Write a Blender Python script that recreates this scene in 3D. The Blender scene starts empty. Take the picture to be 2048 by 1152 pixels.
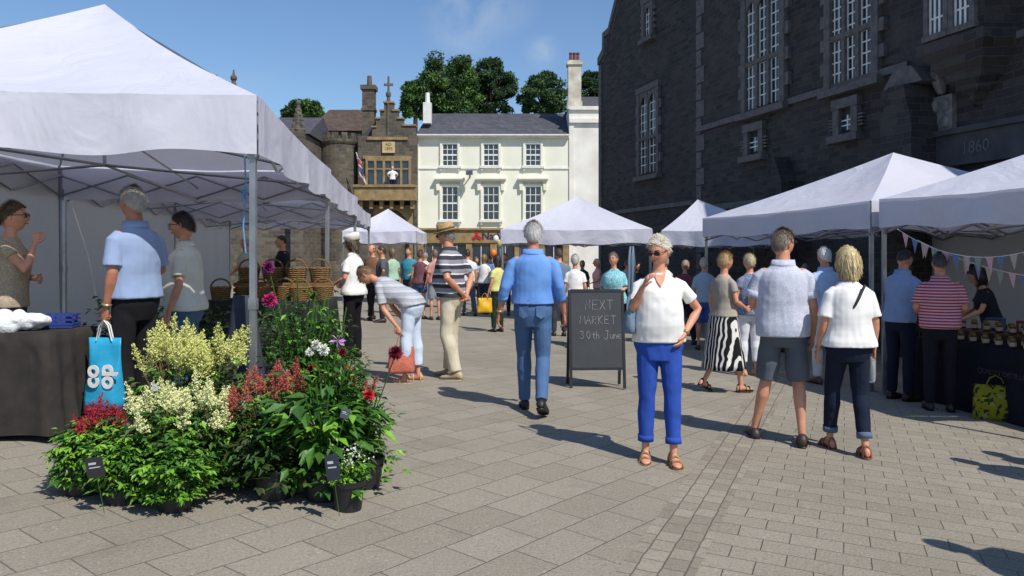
import bpy, math, random, numpy as np
from mathutils import Vector, Matrix
R=random.Random(11); NR=np.random.RandomState(5)
sc=bpy.context.scene; COL=sc.collection
V=Vector
cam=bpy.data.cameras.new('cam'); co=bpy.data.objects.new('camera',cam); COL.objects.link(co); co.location=(0,0,1.5); co.rotation_euler=(math.pi/2,0,0); cam.sensor_width=36; cam.lens=36*1600/2048; cam.shift_y=-71/2048; cam.clip_end=2000; sc.camera=co
sc.view_settings.view_transform='Standard'; sc.view_settings.look='None'; sc.view_settings.exposure=0
def gz(x,y): return -.045*max(-7,min(7,x))-.02*max(0,min(y,45)-9)
def G(px,py):
    d=8.
    for _ in range(60):
        x=(px-1024)*d/1600; d=.5*d+.5*min(80,(1.5-gz(x,d))*1600/max(py-505,20))
    return ((px-1024)*d/1600,d)
def W(px,py,d): return V(((px-1024)*d/1600,d,1.5+(505-py)*d/1600))
# ---------------- materials
def hx(h):
    h=h.lstrip('#'); c=[int(h[i:i+2],16)/255 for i in (0,2,4)]
    return tuple((x/12.92 if x<.04045 else ((x+.055)/1.055)**2.4) for x in c)+(1,)
class N:
    def __init__(s,name):
        s.m=bpy.data.materials.new(name); s.m.use_nodes=True; s.t=s.m.node_tree; s.b=s.t.nodes['Principled BSDF']; s.o=s.t.nodes['Material Output']
        s.tc=s.n('ShaderNodeTexCoord')
    def n(s,ty,ins=None,**k):
        nd=s.t.nodes.new(ty)
        for a,v in k.items(): setattr(nd,a,v)
        if ins:
            for a,v in ins.items(): s.i(nd,a,v)
        return nd
    def i(s,nd,a,v):
        if isinstance(v,bpy.types.NodeSocket): s.t.links.new(v,nd.inputs[a])
        else: nd.inputs[a].default_value=v
    def math(s,op,a,b=0.):
        nd=s.n('ShaderNodeMath',{0:a,1:b},operation=op); return nd.outputs[0]
    def mix(s,f,a,b):
        nd=s.n('ShaderNodeMix',data_type='RGBA'); s.i(nd,0,f); s.i(nd,6,a); s.i(nd,7,b); return nd.outputs[2]
    def noise(s,sc_,det=3,vec=None,out=0,dist=0.):
        return s.n('ShaderNodeTexNoise',{'Vector':vec or s.tc.outputs['Object'],'Scale':sc_,'Detail':det,'Distortion':dist}).outputs[out]
    def ramp(s,f,a,b):
        nd=s.n('ShaderNodeMapRange',{0:f,1:a,2:b}); return nd.outputs[0]
    def bump(s,h,st,dist=.01,prev=None):
        nd=s.n('ShaderNodeBump',{'Height':h,'Strength':st,'Distance':dist})
        if prev: s.i(nd,'Normal',prev)
        s.i(s.b,'Normal',nd.outputs[0]); return nd.outputs[0]
    def base(s,c,rough=.7,metal=0.):
        s.i(s.b,'Base Color',c); s.i(s.b,'Roughness',rough); s.i(s.b,'Metallic',metal)
    def folds(s,st=.38):
        mp=s.n('ShaderNodeMapping',{'Vector':s.tc.outputs['Object'],'Rotation':(.3,.45,0),'Scale':(1.1,1.1,.75)})
        s.b.inputs['Specular IOR Level'].default_value=.2
        nb=s.bump(s.noise(5.5,1,mp.outputs[0],dist=.7),st,.05); s.bump(s.noise(160,2),.10,.003,nb)
MC={}
def pm(name,c1,c2=None,sc_=5.,rough=.75,bump=.3,bs=30.,bd=.01,metal=0.,spec=None):
    if name in MC: return MC[name]
    g=N(name); a=hx(c1); b=hx(c2) if c2 else tuple(x*.72 for x in a[:3])+(1,)
    g.base(g.mix(g.ramp(g.noise(sc_,5),.3,.7),a,b),rough,metal)
    if bump: g.bump(g.noise(bs,4),bump,bd)
    if spec is not None: g.b.inputs['Specular IOR Level'].default_value=spec
    MC[name]=g.m; return g.m
def fab(c,c2=None):
    name='fabric_'+c.strip('#')
    if name in MC: return MC[name]
    g=N(name); a=hx(c); b=hx(c2) if c2 else tuple(x*.86 for x in a[:3])+(1,)
    g.base(g.mix(g.ramp(g.noise(5,4),.35,.7),a,b),.88); g.folds(); MC[name]=g.m; return g.m
def pattern(name,kind,cols,scale):
    if name in MC: return MC[name]
    g=N(name); O=g.tc.outputs['Object']; sep=g.n('ShaderNodeSeparateXYZ',{0:O}); c=[hx(k) for k in cols]
    if kind=='stripe':
        z=g.math('ADD',g.math('MULTIPLY',sep.outputs[2],scale),g.math('MULTIPLY',g.noise(3,2),.3))
        f=g.math('FRACT',z); col=g.mix(g.math('GREATER_THAN',f,.5),c[0],c[1])
        if len(c)>2: col=g.mix(g.math('LESS_THAN',g.math('ABSOLUTE',g.math('SUBTRACT',f,.5)),.07),col,c[2])
    elif kind=='floral':
        v=g.n('ShaderNodeTexVoronoi',{'Vector':g.n('ShaderNodeVectorMath',{0:O,1:g.noise(scale*.7,2,out=1)},operation='ADD').outputs[0],'Scale':scale})
        col=g.mix(g.math('LESS_THAN',v.outputs[0],.43),c[0],c[1])
        if len(c)>2:
            v2=g.n('ShaderNodeTexVoronoi',{'Vector':O,'Scale':scale*1.3}); col=g.mix(g.math('LESS_THAN',v2.outputs[0],.25),col,c[2])
    else:
        w=g.n('ShaderNodeTexWave',{'Vector':O,'Scale':scale,'Distortion':4.,'Detail':1.,'Detail Scale':1.}); w.bands_direction='X'
        col=g.mix(g.math('GREATER_THAN',w.outputs[1],.66),c[0],c[1])
    g.base(col,.88); g.folds(); MC[name]=g.m; return g.m
def skinm(c='#c98f72'):
    if c in MC: return MC[c]
    g=N('skin'); a=hx(c); g.base(g.mix(g.ramp(g.noise(12,4),.35,.7),a,tuple(float(x) for x in np.array(a[:3])*[.88,.74,.70])+(1,)),.5)
    g.b.inputs['Subsurface Weight'].default_value=.08; g.b.inputs['Subsurface Radius'].default_value=(.02,.008,.004); g.bump(g.noise(90,3),.12,.003); MC[c]=g.m; return g.m
def canvas(name,c,tr=.3):
    g=N(name); col=g.mix(g.ramp(g.noise(.9,4),.3,.75),hx(c),tuple(x*.90 for x in hx(c)[:3])+(1,)); g.base(col,.75)
    g.b.inputs['Specular IOR Level'].default_value=.25
    nb=g.bump(g.noise(1.6,3,dist=1.),.55,.07); g.bump(g.noise(6,3,dist=.8),.22,.02,nb)
    t=g.n('ShaderNodeBsdfTranslucent',{'Color':col}); mx=g.n('ShaderNodeMixShader',{0:tr,1:g.b.outputs[0],2:t.outputs[0]}); g.t.links.new(mx.outputs[0],g.o.inputs[0]); return g.m
CANV=canvas('white_canvas','#dcdce8',.24); WALLC=canvas('white_sidewall','#c9c9c6',.3)
def stone(name,c1,c2,mort,bw,bh,ms=.012,dist=.05,bump=.9,rough=.85,tone=.35):
    g=N(name); O=g.tc.outputs['Object']; sp=g.n('ShaderNodeSeparateXYZ',{0:O})
    cx=g.n('ShaderNodeCombineXYZ',{0:g.math('ADD',sp.outputs[0],sp.outputs[1]),1:sp.outputs[2]})
    nv=g.n('ShaderNodeVectorMath',{0:g.noise(2.,3,out=1),1:(dist*2,)*3},operation='MULTIPLY').outputs[0]
    vv=g.n('ShaderNodeVectorMath',{0:cx.outputs[0],1:nv},operation='ADD').outputs[0]
    br=g.n('ShaderNodeTexBrick',{'Vector':vv,'Color1':hx(c1),'Color2':hx(c2),'Mortar':hx(mort),'Scale':1.,'Mortar Size':ms,'Mortar Smooth':.3,'Bias':0.,'Brick Width':bw,'Row Height':bh}); br.squash=.7; br.squash_frequency=3
    col=g.mix(g.math('MULTIPLY',g.ramp(g.noise(.5,6),.4,.75),tone),br.outputs[0],hx(mort))
    n2=g.noise(14,5); col=g.mix(g.math('MULTIPLY',g.ramp(n2,.4,.8),.5),col,tuple(x*.45 for x in hx(c1)[:3])+(1,))
    g.base(col,rough); g.bump(g.math('SUBTRACT',g.math('MULTIPLY',n2,.6),br.outputs[1]),bump,.03); return g.m
STN=stone('dark_slate_stone','#46423f','#1f1d1f','#4f4b47',.40,.13,.010,.05)
STB=stone('brown_rubble_stone','#6b6152','#3d3a36','#7d7566',.45,.2)
GRAN=pm('granite_dressing','#6c6967','#4f4c4c',8,.8,.5,40)
TAN=pm('tan_limestone','#a08860','#7b6848',3,.85,.4,20)
CREAM=pm('cream_render','#efeedd','#e0dfcb',.5,.8,.15,8)
CREAM2=pm('pale_render','#eeebe2','#d2cdc2',.8,.8,.15,8)
WHT=pm('white_paint','#e9e8e2','#d6d4cc',3,.5,.1,30)
GLASS=pm('window_glass','#20262c','#3a444e',.8,.08,.05,2,spec=.8)
SLATE=stone('slate_roof','#5b5c62','#46474d','#303136',.3,.12,.01,.01,.4)
BRROOF=stone('brown_tile_roof','#6a5648','#4c3e36','#332b27',.25,.12,.01,.02,.5)
METAL=pm('aluminium_frame','#a9adb2','#8c9095',6,.35,.1,40,metal=.7)
DARK=pm('black_plastic','#17181a','#232426',8,.5,.1,40)
GREENL=[pm('leaf_a','#41701c','#284a14',4,.5,.2,60),pm('leaf_b','#7aa832','#568624',4,.5,.2,60),pm('leaf_c','#27481c','#3b3a1a',4,.55,.2,60)]
BARK=pm('bark','#4a3c30','#2c241d',10,.9,.8,20)
# --------------- mesh helpers
def mk(name,vs,fs,mats,mi=None,parent=None,smooth=False,loc=(0,0,0),rz=0.,s=1.):
    me=bpy.data.meshes.new(name); me.from_pydata([tuple(v) for v in vs],[],fs)
    for m in (mats if isinstance(mats,(list,tuple)) else [mats]): me.materials.append(m)
    if mi is not None and len(mi): me.polygons.foreach_set('material_index',mi)
    if smooth: me.polygons.foreach_set('use_smooth',[True]*len(me.polygons))
    ob=bpy.data.objects.new(name,me); COL.objects.link(ob)
    if parent: ob.parent=parent
    ob.location=loc; ob.rotation_euler=(0,0,rz); ob.scale=(s,s,s); return ob
def empty(name,loc,rz=0.):
    e=bpy.data.objects.new(name,None); e.empty_display_size=.2; COL.objects.link(e); e.location=loc; e.rotation_euler=(0,0,rz); return e
def L(o,label,cat,group=None):
    o['label']=label; o['category']=cat
    if group: o['group']=group
    return o
class MB:
    def __init__(s): s.v=[];s.f=[];s.m=[]; s.M=None
    def add(s,vs,fs,mi=0):
        o=len(s.v)
        s.v+=[s.M@V(p) for p in vs] if s.M else [tuple(p) for p in vs]
        s.f+=[tuple(i+o for i in f) for f in fs]; s.m+= mi if isinstance(mi,list) else [mi]*len(fs)
    def box(s,x0,x1,y0,y1,z0,z1,mi=0):
        s.add([(x,y,z) for z in (z0,z1) for y in (y0,y1) for x in (x0,x1)],[(0,2,3,1),(4,5,7,6),(0,1,5,4),(2,6,7,3),(0,4,6,2),(1,3,7,5)],mi)
    def prism(s,poly,y0,y1,mi=0):
        n=len(poly); s.add([(x,y0,z) for x,z in poly]+[(x,y1,z) for x,z in poly],[tuple(range(n)),tuple(range(2*n-1,n-1,-1))]+[(i,i+n,(i+1)%n+n,(i+1)%n) for i in range(n)],mi)
    def tube(s,P,Rr,n=8,cap=True,mi=0,flat=1.,axis=None):
        v,f=tube(P,Rr,n,cap,flat,axis); s.add(v,f,mi)
    def o(self,name,mats,**k): return mk(name,self.v,self.f,mats,self.m,**k)
def tube(P,Rr,n=10,cap=True,flat=1.,axis=None):
    P=[V(p) for p in P]
    if not isinstance(Rr,(list,tuple)): Rr=[Rr]*len(P)
    Rr=list(Rr)
    if cap:
        t0=(P[1]-P[0]).normalized(); t1=(P[-1]-P[-2]).normalized(); r0=Rr[0]; r1=Rr[-1]; a,b=P[0],P[-1]
        P=[a-t0*r0*.85,a-t0*r0*.5]+P+[b+t1*r1*.5,b+t1*r1*.85]; Rr=[r0*.5,r0*.86]+Rr+[r1*.86,r1*.5]
    vs=[];u=None
    for i,p in enumerate(P):
        t=(P[min(i+1,len(P)-1)]-P[max(i-1,0)]).normalized()
        if u is None: u=V(axis) if axis else (V((1,0,0)) if abs(t.x)<.8 else V((0,1,0)))
        u=(u-t*u.dot(t)).normalized(); w=t.cross(u)
        for k in range(n):
            a=2*math.pi*k/n; vs.append(p+(u*math.cos(a)+w*math.sin(a)*flat)*Rr[i])
    fs=[(i*n+k,i*n+(k+1)%n,(i+1)*n+(k+1)%n,(i+1)*n+k) for i in range(len(P)-1) for k in range(n)]
    fs+= [tuple(range(n-1,-1,-1)),tuple(range((len(P)-1)*n,len(P)*n))]
    return vs,fs
def loft(rings):
    n=len(rings[0]); vs=[p for r in rings for p in r]
    fs=[(i*n+k,i*n+(k+1)%n,(i+1)*n+(k+1)%n,(i+1)*n+k) for i in range(len(rings)-1) for k in range(n)]
    fs+=[tuple(range(n-1,-1,-1)),tuple(range((len(rings)-1)*n,len(rings)*n))]
    return vs,fs
def ell(c,r,n=12,m=8):
    rings=[[(c[0]+r[0]*math.cos(2*math.pi*k/n)*math.sin(a),c[1]+r[1]*math.sin(2*math.pi*k/n)*math.sin(a),c[2]-r[2]*math.cos(a)) for k in range(n)] for a in [math.pi*(i+.15)/(m+.3) for i in range(m+1)]]
    return loft(rings)
LEAF=(np.array([(0,0,0),(-.24,.4,.06),(0,.42,-.02),(.24,.4,.06),(0,1,-.12)]),[(0,2,4,1),(0,3,4,2)])
BLADE=(np.array([(-.045,0,0),(.045,0,0),(.035,.55,.03),(-.035,.55,.03),(0,1,0)]),[(0,1,2,3),(3,2,4)])
FLOR=(np.array([(-.5,0,0),(.5,0,.2),(.4,1,0),(-.4,1,.25)]),[(0,1,2,3)])
PET=(np.array([(0,0,0),(-.22,.6,.1),(0,.6,.03),(.22,.6,.1),(0,1,.02)]),[(0,2,4,1),(0,3,4,2)])
def scatter(tp,pos,dr,nr,size):
    T,Fs=tp; pos=np.array([tuple(p) for p in pos],float);dr=np.array([tuple(p) for p in dr],float);nr=np.array([tuple(p) for p in nr],float);size=np.asarray(size,float)
    dr=dr/(np.linalg.norm(dr,axis=1)[:,None]+1e-9); sd=np.cross(dr,nr); sd/=np.linalg.norm(sd,axis=1)[:,None]+1e-9; nn=np.cross(sd,dr)
    v=pos[:,None,:]+size[:,None,None]*(T[None,:,0,None]*sd[:,None,:]+T[None,:,1,None]*dr[:,None,:]+T[None,:,2,None]*nn[:,None,:])
    k=len(T); fs=[tuple(j+i*k for j in f) for i in range(len(pos)) for f in Fs]
    return v.reshape(-1,3).tolist(),fs
def text(s,size,mat,parent=None,loc=(0,0,0),rot=(math.pi/2,0,0),name='lettering',ext=.004,sx=1.,align='CENTER',bold=0.):
    cu=bpy.data.curves.new('t','FONT'); cu.body=s; cu.size=size; cu.extrude=ext; cu.align_x=align; cu.align_y='CENTER'; cu.offset=bold
    ob=bpy.data.objects.new('t',cu); COL.objects.link(ob); bpy.context.view_layer.update()
    me=bpy.data.meshes.new_from_object(ob.evaluated_get(bpy.context.evaluated_depsgraph_get())); bpy.data.objects.remove(ob)
    me.materials.clear(); me.materials.append(mat); o=bpy.data.objects.new(name,me); COL.objects.link(o); o.location=loc; o.rotation_euler=rot; o.scale=(sx,1,1)
    if parent: o.parent=parent
    return o
# --------------- people
CL=bpy.data.textures.new('cl','CLOUDS'); CL.noise_scale=.13; CL.noise_depth=1
def remesh(vs,fs,vox,sm=5,disp=0.):
    me=bpy.data.meshes.new('r'); me.from_pydata([tuple(v) for v in vs],[],fs); ob=bpy.data.objects.new('r',me); COL.objects.link(ob)
    m=ob.modifiers.new('a','REMESH'); m.mode='VOXEL'; m.voxel_size=vox
    m=ob.modifiers.new('b','SMOOTH'); m.factor=.5; m.iterations=sm
    if disp: m=ob.modifiers.new('c','DISPLACE'); m.texture=CL; m.strength=disp; m.mid_level=.5; m.texture_coords='LOCAL'
    bpy.context.view_layer.update(); e=ob.evaluated_get(bpy.context.evaluated_depsgraph_get()); m2=bpy.data.meshes.new_from_object(e)
    v=[tuple(x.co) for x in m2.vertices]; f=[tuple(p.vertices) for p in m2.polygons]
    bpy.data.objects.remove(ob); bpy.data.meshes.remove(me); bpy.data.meshes.remove(m2); return v,f
ZS=[.80,.88,.95,1.03,1.12,1.22,1.32,1.39,1.435,1.475,1.56]
PM=([.12,.158,.162,.153,.148,.156,.168,.155,.112,.064,.056],[.09,.110,.114,.108,.106,.112,.116,.100,.080,.062,.057],[0,-.012,-.015,-.005,.005,.005,0,-.012,-.012,-.002,.01])
PF=([.13,.170,.172,.146,.132,.140,.146,.134,.095,.052,.046],[.10,.118,.120,.104,.099,.112,.118,.090,.070,.052,.047],[0,-.015,-.018,-.005,.0,.012,.015,-.005,-.01,0,.01])
def hz(x,y,z):
    fx=.074;fy=.094;fz=.116
    px,py,pz=x*fx,y*fy,z*fz
    if z<0: k=min(1,-z); px*=1-.30*k**1.6; py=py*(1-.10*k) if y<0 else py*(1-.02*k); py-= (.012*k if y<0 else 0)
    else: px*=1+.05*math.sin(math.pi*z)
    if y>0:
        g=lambda cx,cz,sx,sz:math.exp(-((px-cx)/sx)**2-((pz-cz)/sz)**2)
        py+=.024*g(0,-.018,.010,.016)+.012*g(0,.0,.008,.02)-.010*(g(.031,.008,.016,.012)+g(-.031,.008,.016,.012))+.006*(g(.028,.03,.022,.009)+g(-.028,.03,.022,.009))
        py+=.007*g(0,-.054,.022,.010)-.004*g(0,-.040,.02,.006)+.010*g(0,-.095,.022,.018)+.004*(g(.045,-.02,.02,.02)+g(-.045,-.02,.02,.02))
        if abs(px)<.06: py+=.004
    else: py*=1.06
    return (px,py,pz)
def headgeo(mb,lod):
    n,m=(36,30) if lod==0 else (20,16)
    rings=[[hz(math.cos(2*math.pi*k/n)*math.sin(a),math.sin(2*math.pi*k/n)*math.sin(a),-math.cos(a)) for k in range(n)] for a in [math.pi*(i+.1)/(m+.2) for i in range(m+1)]]
    v,f=loft(rings); mb.add(v,f,0)
    for sx in (-1,1):
        v,f=ell((sx*.074,-.008,-.004),(.009,.018,.031),8,6); mb.add(v,f,0)
        if lod<2:
            v,f=ell((sx*.030,.0845,.009),(.013,.006,.0065),10,6); mb.add(v,f,1)
            v,f=ell((sx*.030,.089,.009),(.006,.003,.006),8,5); mb.add(v,f,2)
            mb.tube([(sx*.014,.096,.028),(sx*.03,.096,.033),(sx*.046,.086,.029)],.0035,6,mi=2)
    if lod<2: mb.tube([(-.024,.089,-.055),(-.01,.0995,-.052),(.01,.0995,-.052),(.024,.089,-.055)],[.003,.0055,.0055,.003],6,mi=3)
def hairgeo(style,lod):
    mb=MB(); n,m=32,26
    def keep(p):
        x,y,z=p
        if style=='bald': return z> -.065+(y+.09)*.5 and (z<.05 or y<-.075) and y<.045
        if style in('bob','long','curly'): return (z>.055+ (y-.06)*.6 if y>.045 else z>-.11)
        return z>-.065+(y+.09)*.82
    sx={'bob':1.15,'long':1.14,'curly':1.32,'short':1.05,'bald':1.03,'full':1.12}[style]
    rings=[]
    for i in range(m+1):
        a=math.pi*(i+.1)/(m+.2)
        for k in range(n):
            d=(math.cos(2*math.pi*k/n)*math.sin(a),math.sin(2*math.pi*k/n)*math.sin(a),-math.cos(a)); p=hz(*d)
            if d[1]>0: p=(p[0],min(p[1],d[1]*.1),p[2])
            j=.006*math.sin(9*d[0]+7*d[2])*math.sin(8*d[1]+3); rings.append((p,tuple(q*(sx+j*2) for q in p)))
    vs=[r[1] for r in rings]; kp=[keep(r[0]) for r in rings]
    fs=[(i*n+k,i*n+(k+1)%n,(i+1)*n+(k+1)%n,(i+1)*n+k) for i in range(m) for k in range(n)]
    fs=[f for f in fs if sum(kp[q] for q in f)>=3]
    if kp[-1] : fs.append(tuple(range(m*n,(m+1)*n)))
    mb.add(vs,fs)
    cand=[i for i in range(len(vs)) if kp[i]]
    cnt={0:2600,1:900,2:150}[lod]
    ii=NR.choice(cand,cnt); p=np.array(vs)[ii]+NR.normal(0,.006,(cnt,3)); nr=p/np.linalg.norm(p,axis=1)[:,None]
    if style in('bob','long'): dr=np.stack([nr[:,0]*.22,nr[:,1]*.15-.08,-np.ones(cnt)],1)+NR.normal(0,.10,(cnt,3)); sz=NR.uniform(.05,.09,cnt)*(1.5 if style=='long' else 1)
    elif style=='curly': dr=nr+NR.normal(0,.7,(cnt,3)); sz=NR.uniform(.03,.06,cnt)
    else:
        tan=np.stack([nr[:,0]*.5+.25,-.55+0*nr[:,0],-.5+0*nr[:,0]],1); tan-=nr*(tan*nr).sum(1)[:,None]; tan/=np.linalg.norm(tan,axis=1)[:,None]+1e-6
        dr=tan+nr*.22+NR.normal(0,.14,(cnt,3)); sz=NR.uniform(.022,.042,cnt)*(1.3 if style=='full' else 1)
    v,f=scatter(BLADE,p-nr*.003,dr,nr,sz)
    mb.add(v,f); return mb
LIP=pm('lip','#a8605a','#94504c',20,.45,0); EYEW=pm('eye_white','#d8d4cc','#c8c4bc',20,.3,0); EYED=pm('eye_dark','#2a2320','#3a302a',20,.3,0)
ARM={'down':((.215,-.03,1.13),(.235,.05,.885)),'swing':((.22,.05,1.14),(.22,.20,.93)),'behind':((.25,-.12,1.14),(.05,-.175,.97)),
 'pocket':((.315,-.06,1.18),(.19,.06,1.00)),'strap':((.235,.05,1.15),(.14,.17,1.36)),'reach':((.21,.13,1.20),(.17,.36,1.12)),'hold':((.225,.0,1.14),(.16,.21,1.05)),'chin':((.19,.16,1.20),(.06,.19,1.41)),
 'hip':((.34,-.05,1.19),(.19,.02,1.04)),'fold':((.22,.04,1.15),(.0,.19,1.13))}
LEG={'stand':((.095,.02,.50),(.105,0.,.08)),'front':((.09,.13,.52),(.085,.20,.08)),'back':((.09,.0,.50),(.085,-.25,.15)),'wide':((.14,.02,.50),(.21,.0,.08)),'fwd':((.095,.06,.50),(.10,.10,.08)),'rear':((.095,.0,.50),(.095,-.12,.085))}
def person(x,y,H,face,label,top,bot,shoes=('shoe','#2a2522'),hair=('short','#8f8a84'),arms=('down','down'),legs=('stand','stand'),lean=0.,turn=0.,pitch=0.,female=False,belly=0.,lod=1,skin='#cf9779',extra=(),z=None,wide=1.,curl=(.5,.5),group=None):
    lean=math.radians(lean); PR=PF if female else PM; vox={0:.0088,1:.013,2:.021}[lod]
    def prof(zz):
        rx,ry,yo=[float(np.interp(zz,ZS,a)) for a in PR]; b=belly*math.exp(-((zz-1.10)/.11)**2); wf=wide if zz<1.42 else 1
        return rx*wf+b*.45,ry*wf+b*.5,yo+b*.5
    def T(p):
        a=lean*max(0,min(1,(p[2]-.86)/.30)); c,s=math.cos(a),math.sin(a); dy,dz=p[1],p[2]-.94
        return V((p[0],c*dy+s*dz,.94-s*dy+c*dz)) if p[2]>.86 else V(p)
    def rings(zs,inf,n=24):
        out=[]
        for q in zs:
            rx,ry,yo=prof(q); i_=inf(q) if callable(inf) else inf
            out.append([T((math.copysign(abs(math.cos(a))**.9,math.cos(a))*(rx+i_),yo+math.copysign(abs(math.sin(a))**.95,math.sin(a))*(ry+i_),q)) for a in [2*math.pi*k/n for k in range(n)]])
        return out
    SX=(.142 if female else .165)*min(wide,1.06)
    J={}
    for sd,ar,lg in ((-1,arms[0],legs[0]),(1,arms[1],legs[1])):
        e,w=ARM[ar] if isinstance(ar,str) else ar; k,a=LEG[lg] if isinstance(lg,str) else lg
        ad=(-.02 if female else 0)+(wide-1)*.15
        if isinstance(ar,str): e=(e[0]+ad,e[1],e[2])
        J[sd]=dict(s=T((SX*sd,-.01,1.39)),e=V((e[0]*sd,e[1],e[2])),w=V((w[0]*sd,w[1],w[2])),h=V((.085*sd,-.005,.92)),k=V((k[0]*sd,k[1],k[2])),a=V((a[0]*sd,a[1],a[2])))
        if lean and isinstance(ar,str): J[sd]['e']=T(J[sd]['e']); J[sd]['w']=T(J[sd]['w']+V((0,0,.001)))
    b=MB(); v,f=loft(rings([.80,.86,.92,.98,1.05,1.12,1.2,1.28,1.34,1.38,1.42,1.45,1.48,1.53,1.58],-.004)); b.add(v,f)
    fg=MB(); hands=[]
    fm=.86 if female else 1.
    lr=.93 if female else 1.
    for sd in (-1,1):
        j=J[sd]; s,e,w=j['s'],j['e'],j['w']
        b.tube([s-V((.03*sd,0,0)),s.lerp(e,.12),s.lerp(e,.45),e,e.lerp(w,.3),e.lerp(w,.75),w],[.046*fm,.050*fm,.045*fm,.038*fm,.041*fm,.030*fm,.025*fm],12)
        h,k,a=j['h'],j['k'],j['a']
        b.tube([h,h.lerp(k,.25),h.lerp(k,.7),k,k.lerp(a,.28)+V((0,-.012,0)),k.lerp(a,.7),a],[.078*lr,.078*lr,.061*lr,.049*lr,.052*lr,.036*lr,.031*lr],12)
        d=(w-e).normalized()
        if e.z-w.z>.1: d=(d+V((0,.1,-.25))).normalized()
        nn=V((-sd,0,0)); nn=(nn-d*nn.dot(d))
        nn=nn.normalized() if nn.length>.2 else V((0,-1,0)); side=nn.cross(d)
        if side.y<0 or (abs(side.y)<.1 and side.z<0): side=-side
        hs=.92 if female else 1.; b.tube([w,w+d*.045*hs,w+d*.085*hs],[.026*hs,.037*hs,.037*hs],10,True,0,.42,axis=side)
        c=curl[0 if sd<0 else 1]
        if lod<2:
            for q,(o_,ln) in enumerate(((.029,.92),(.0098,1.),(-.0098,.95),(-.028,.75))):
                p=w+d*.082*hs+side*o_*hs; P=[p-d*.02,p]; dd=d.copy()
                for sg,an in ((.038,.5),(.026,.8),(.021,.6)):
                    dd=(Matrix.Rotation(an*c*(1+.1*q),3,d.cross(nn).normalized())@dd); p=p+dd*sg*ln*hs; P.append(p)
                fg.tube(P,[.009*hs,.0092*hs,.0088*hs,.008*hs,.0068*hs],7)
            p=w+d*.028+side*.026; fg.tube([p,p+(d*.7+side*.65)*.032,p+(d*.7+side*.65)*.032+(d*.9+nn*.35)*.028,p+(d*.7+side*.65)*.032+(d*.9+nn*.5)*.048],[.013,.011,.0095,.0075],7)
        else: b.tube([w+d*.08,w+d*.12+nn*.02,w+d*.13+nn*.05],[.03,.026,.02],8,True,0,.5,axis=side)
        hands.append(w+d*.10+nn*.02)
        fz=a.z-.08; pit=-math.asin(min(.6,max(0,fz)/.19)); M=Matrix.Translation(a)@Matrix.Rotation(pit,4,'X')@Matrix.Rotation(-sd*.12,4,'Z')
        j['F']=M
        prof_f=[(-.072,.018,.045),(-.06,.030,.07),(-.02,.034,.085),(.03,.036,.075),(.08,.043,.052),(.13,.046,.038),(.165,.04,.03),(.183,.02,.02)]
        v,f=loft([[M@V((ww*fm*math.cos(t)+(.006*-sd if yy>.1 else 0),yy*(.93 if female else 1),-.072+hh*(.5+.5*math.sin(t)))) for t in [2*math.pi*k2/10 for k2 in range(10)]] for yy,ww,hh in prof_f]); b.add(v,f)
    vs,fs=remesh(b.v,b.f,vox,4)
    B=MB(); B.add(vs,fs,0); B.add(fg.v,fg.f,0)
    hc=T((0,.022,1.632)); HM=Matrix.Translation(hc)@Matrix.Rotation(math.radians(turn),4,'Z')@Matrix.Rotation(-lean*.9-math.radians(pitch),4,'X')
    hb=MB(); headgeo(hb,lod)
    B.M=HM; B.add(hb.v,hb.f,hb.m); B.M=None
    zz=gz(x,y) if z is None else z
    ob=B.o('person',[skinm(skin),EYEW,EYED,LIP],smooth=True,loc=(x,y,zz),rz=math.radians(face),s=H/1.75); L(ob,label,'person',group)
    if hair[0]:
        hm=hairgeo(hair[0],lod); t=MB(); t.M=HM; t.add(hm.v,hm.f); t.o('hair',pm('hair_'+hair[1].strip('#'),hair[1],None,40,.5,.25,120,.003),parent=ob,smooth=True)
    kind,tm,slv,hem,loose=top; loose*=.75
    g=MB(); zs=list(np.linspace(hem,1.33,10))+[1.37,1.40,1.43,1.465]
    inf=lambda q:(.010+loose*max(0,min(1,(1.40-q)/.2))) if q<1.43 else .008
    v,f=loft(rings(zs,inf)); g.add(v,f)
    for sd in (-1,1):
        j=J[sd]; s,e,w=j['s'],j['e'],j['w']; r=fm
        pts=[s-V((.04*sd,0,-.004)),s.lerp(e,.15)]; rr=[.050*r,.057*r+loose*.2]
        if slv<=1: pts+=[s.lerp(e,slv*.6),s.lerp(e,slv)]; rr+=[.056*r+loose*.35,.057*r+loose*.5]
        else: pts+=[s.lerp(e,.5),e,e.lerp(w,(slv-1)*.5),e.lerp(w,slv-1)]; rr+=[.054*r+loose*.35,.047*r+loose*.3,.047*r+loose*.2,.041*r+loose*.1]
        v,f=tube(pts,rr,14,False); g.add(v,f)
    v,f=remesh(g.v,g.f,vox*.85,5,.012 if lod<2 else .008); T_=MB(); T_.add(v,f)
    if kind=='shirt' and lod<2:
        rx,ry,yo=prof(1.465); cr=[]
        for (q,i_) in ((1.445,.012),(1.495,.010),(1.50,.015),(1.452,.024)):
            cr.append([T(((rx+i_)*math.cos(a),yo+(ry+i_)*math.sin(a),q-.022*max(0,math.sin(a)))) for a in [2*math.pi*k/20 for k in range(20)]])
        v,f=loft(cr); T_.add(v,f[:-2])
    T_.o('shirt' if kind=='shirt' else 'top',tm,parent=ob,smooth=True)
    g=MB(); bk,bm,bl=bot
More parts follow.
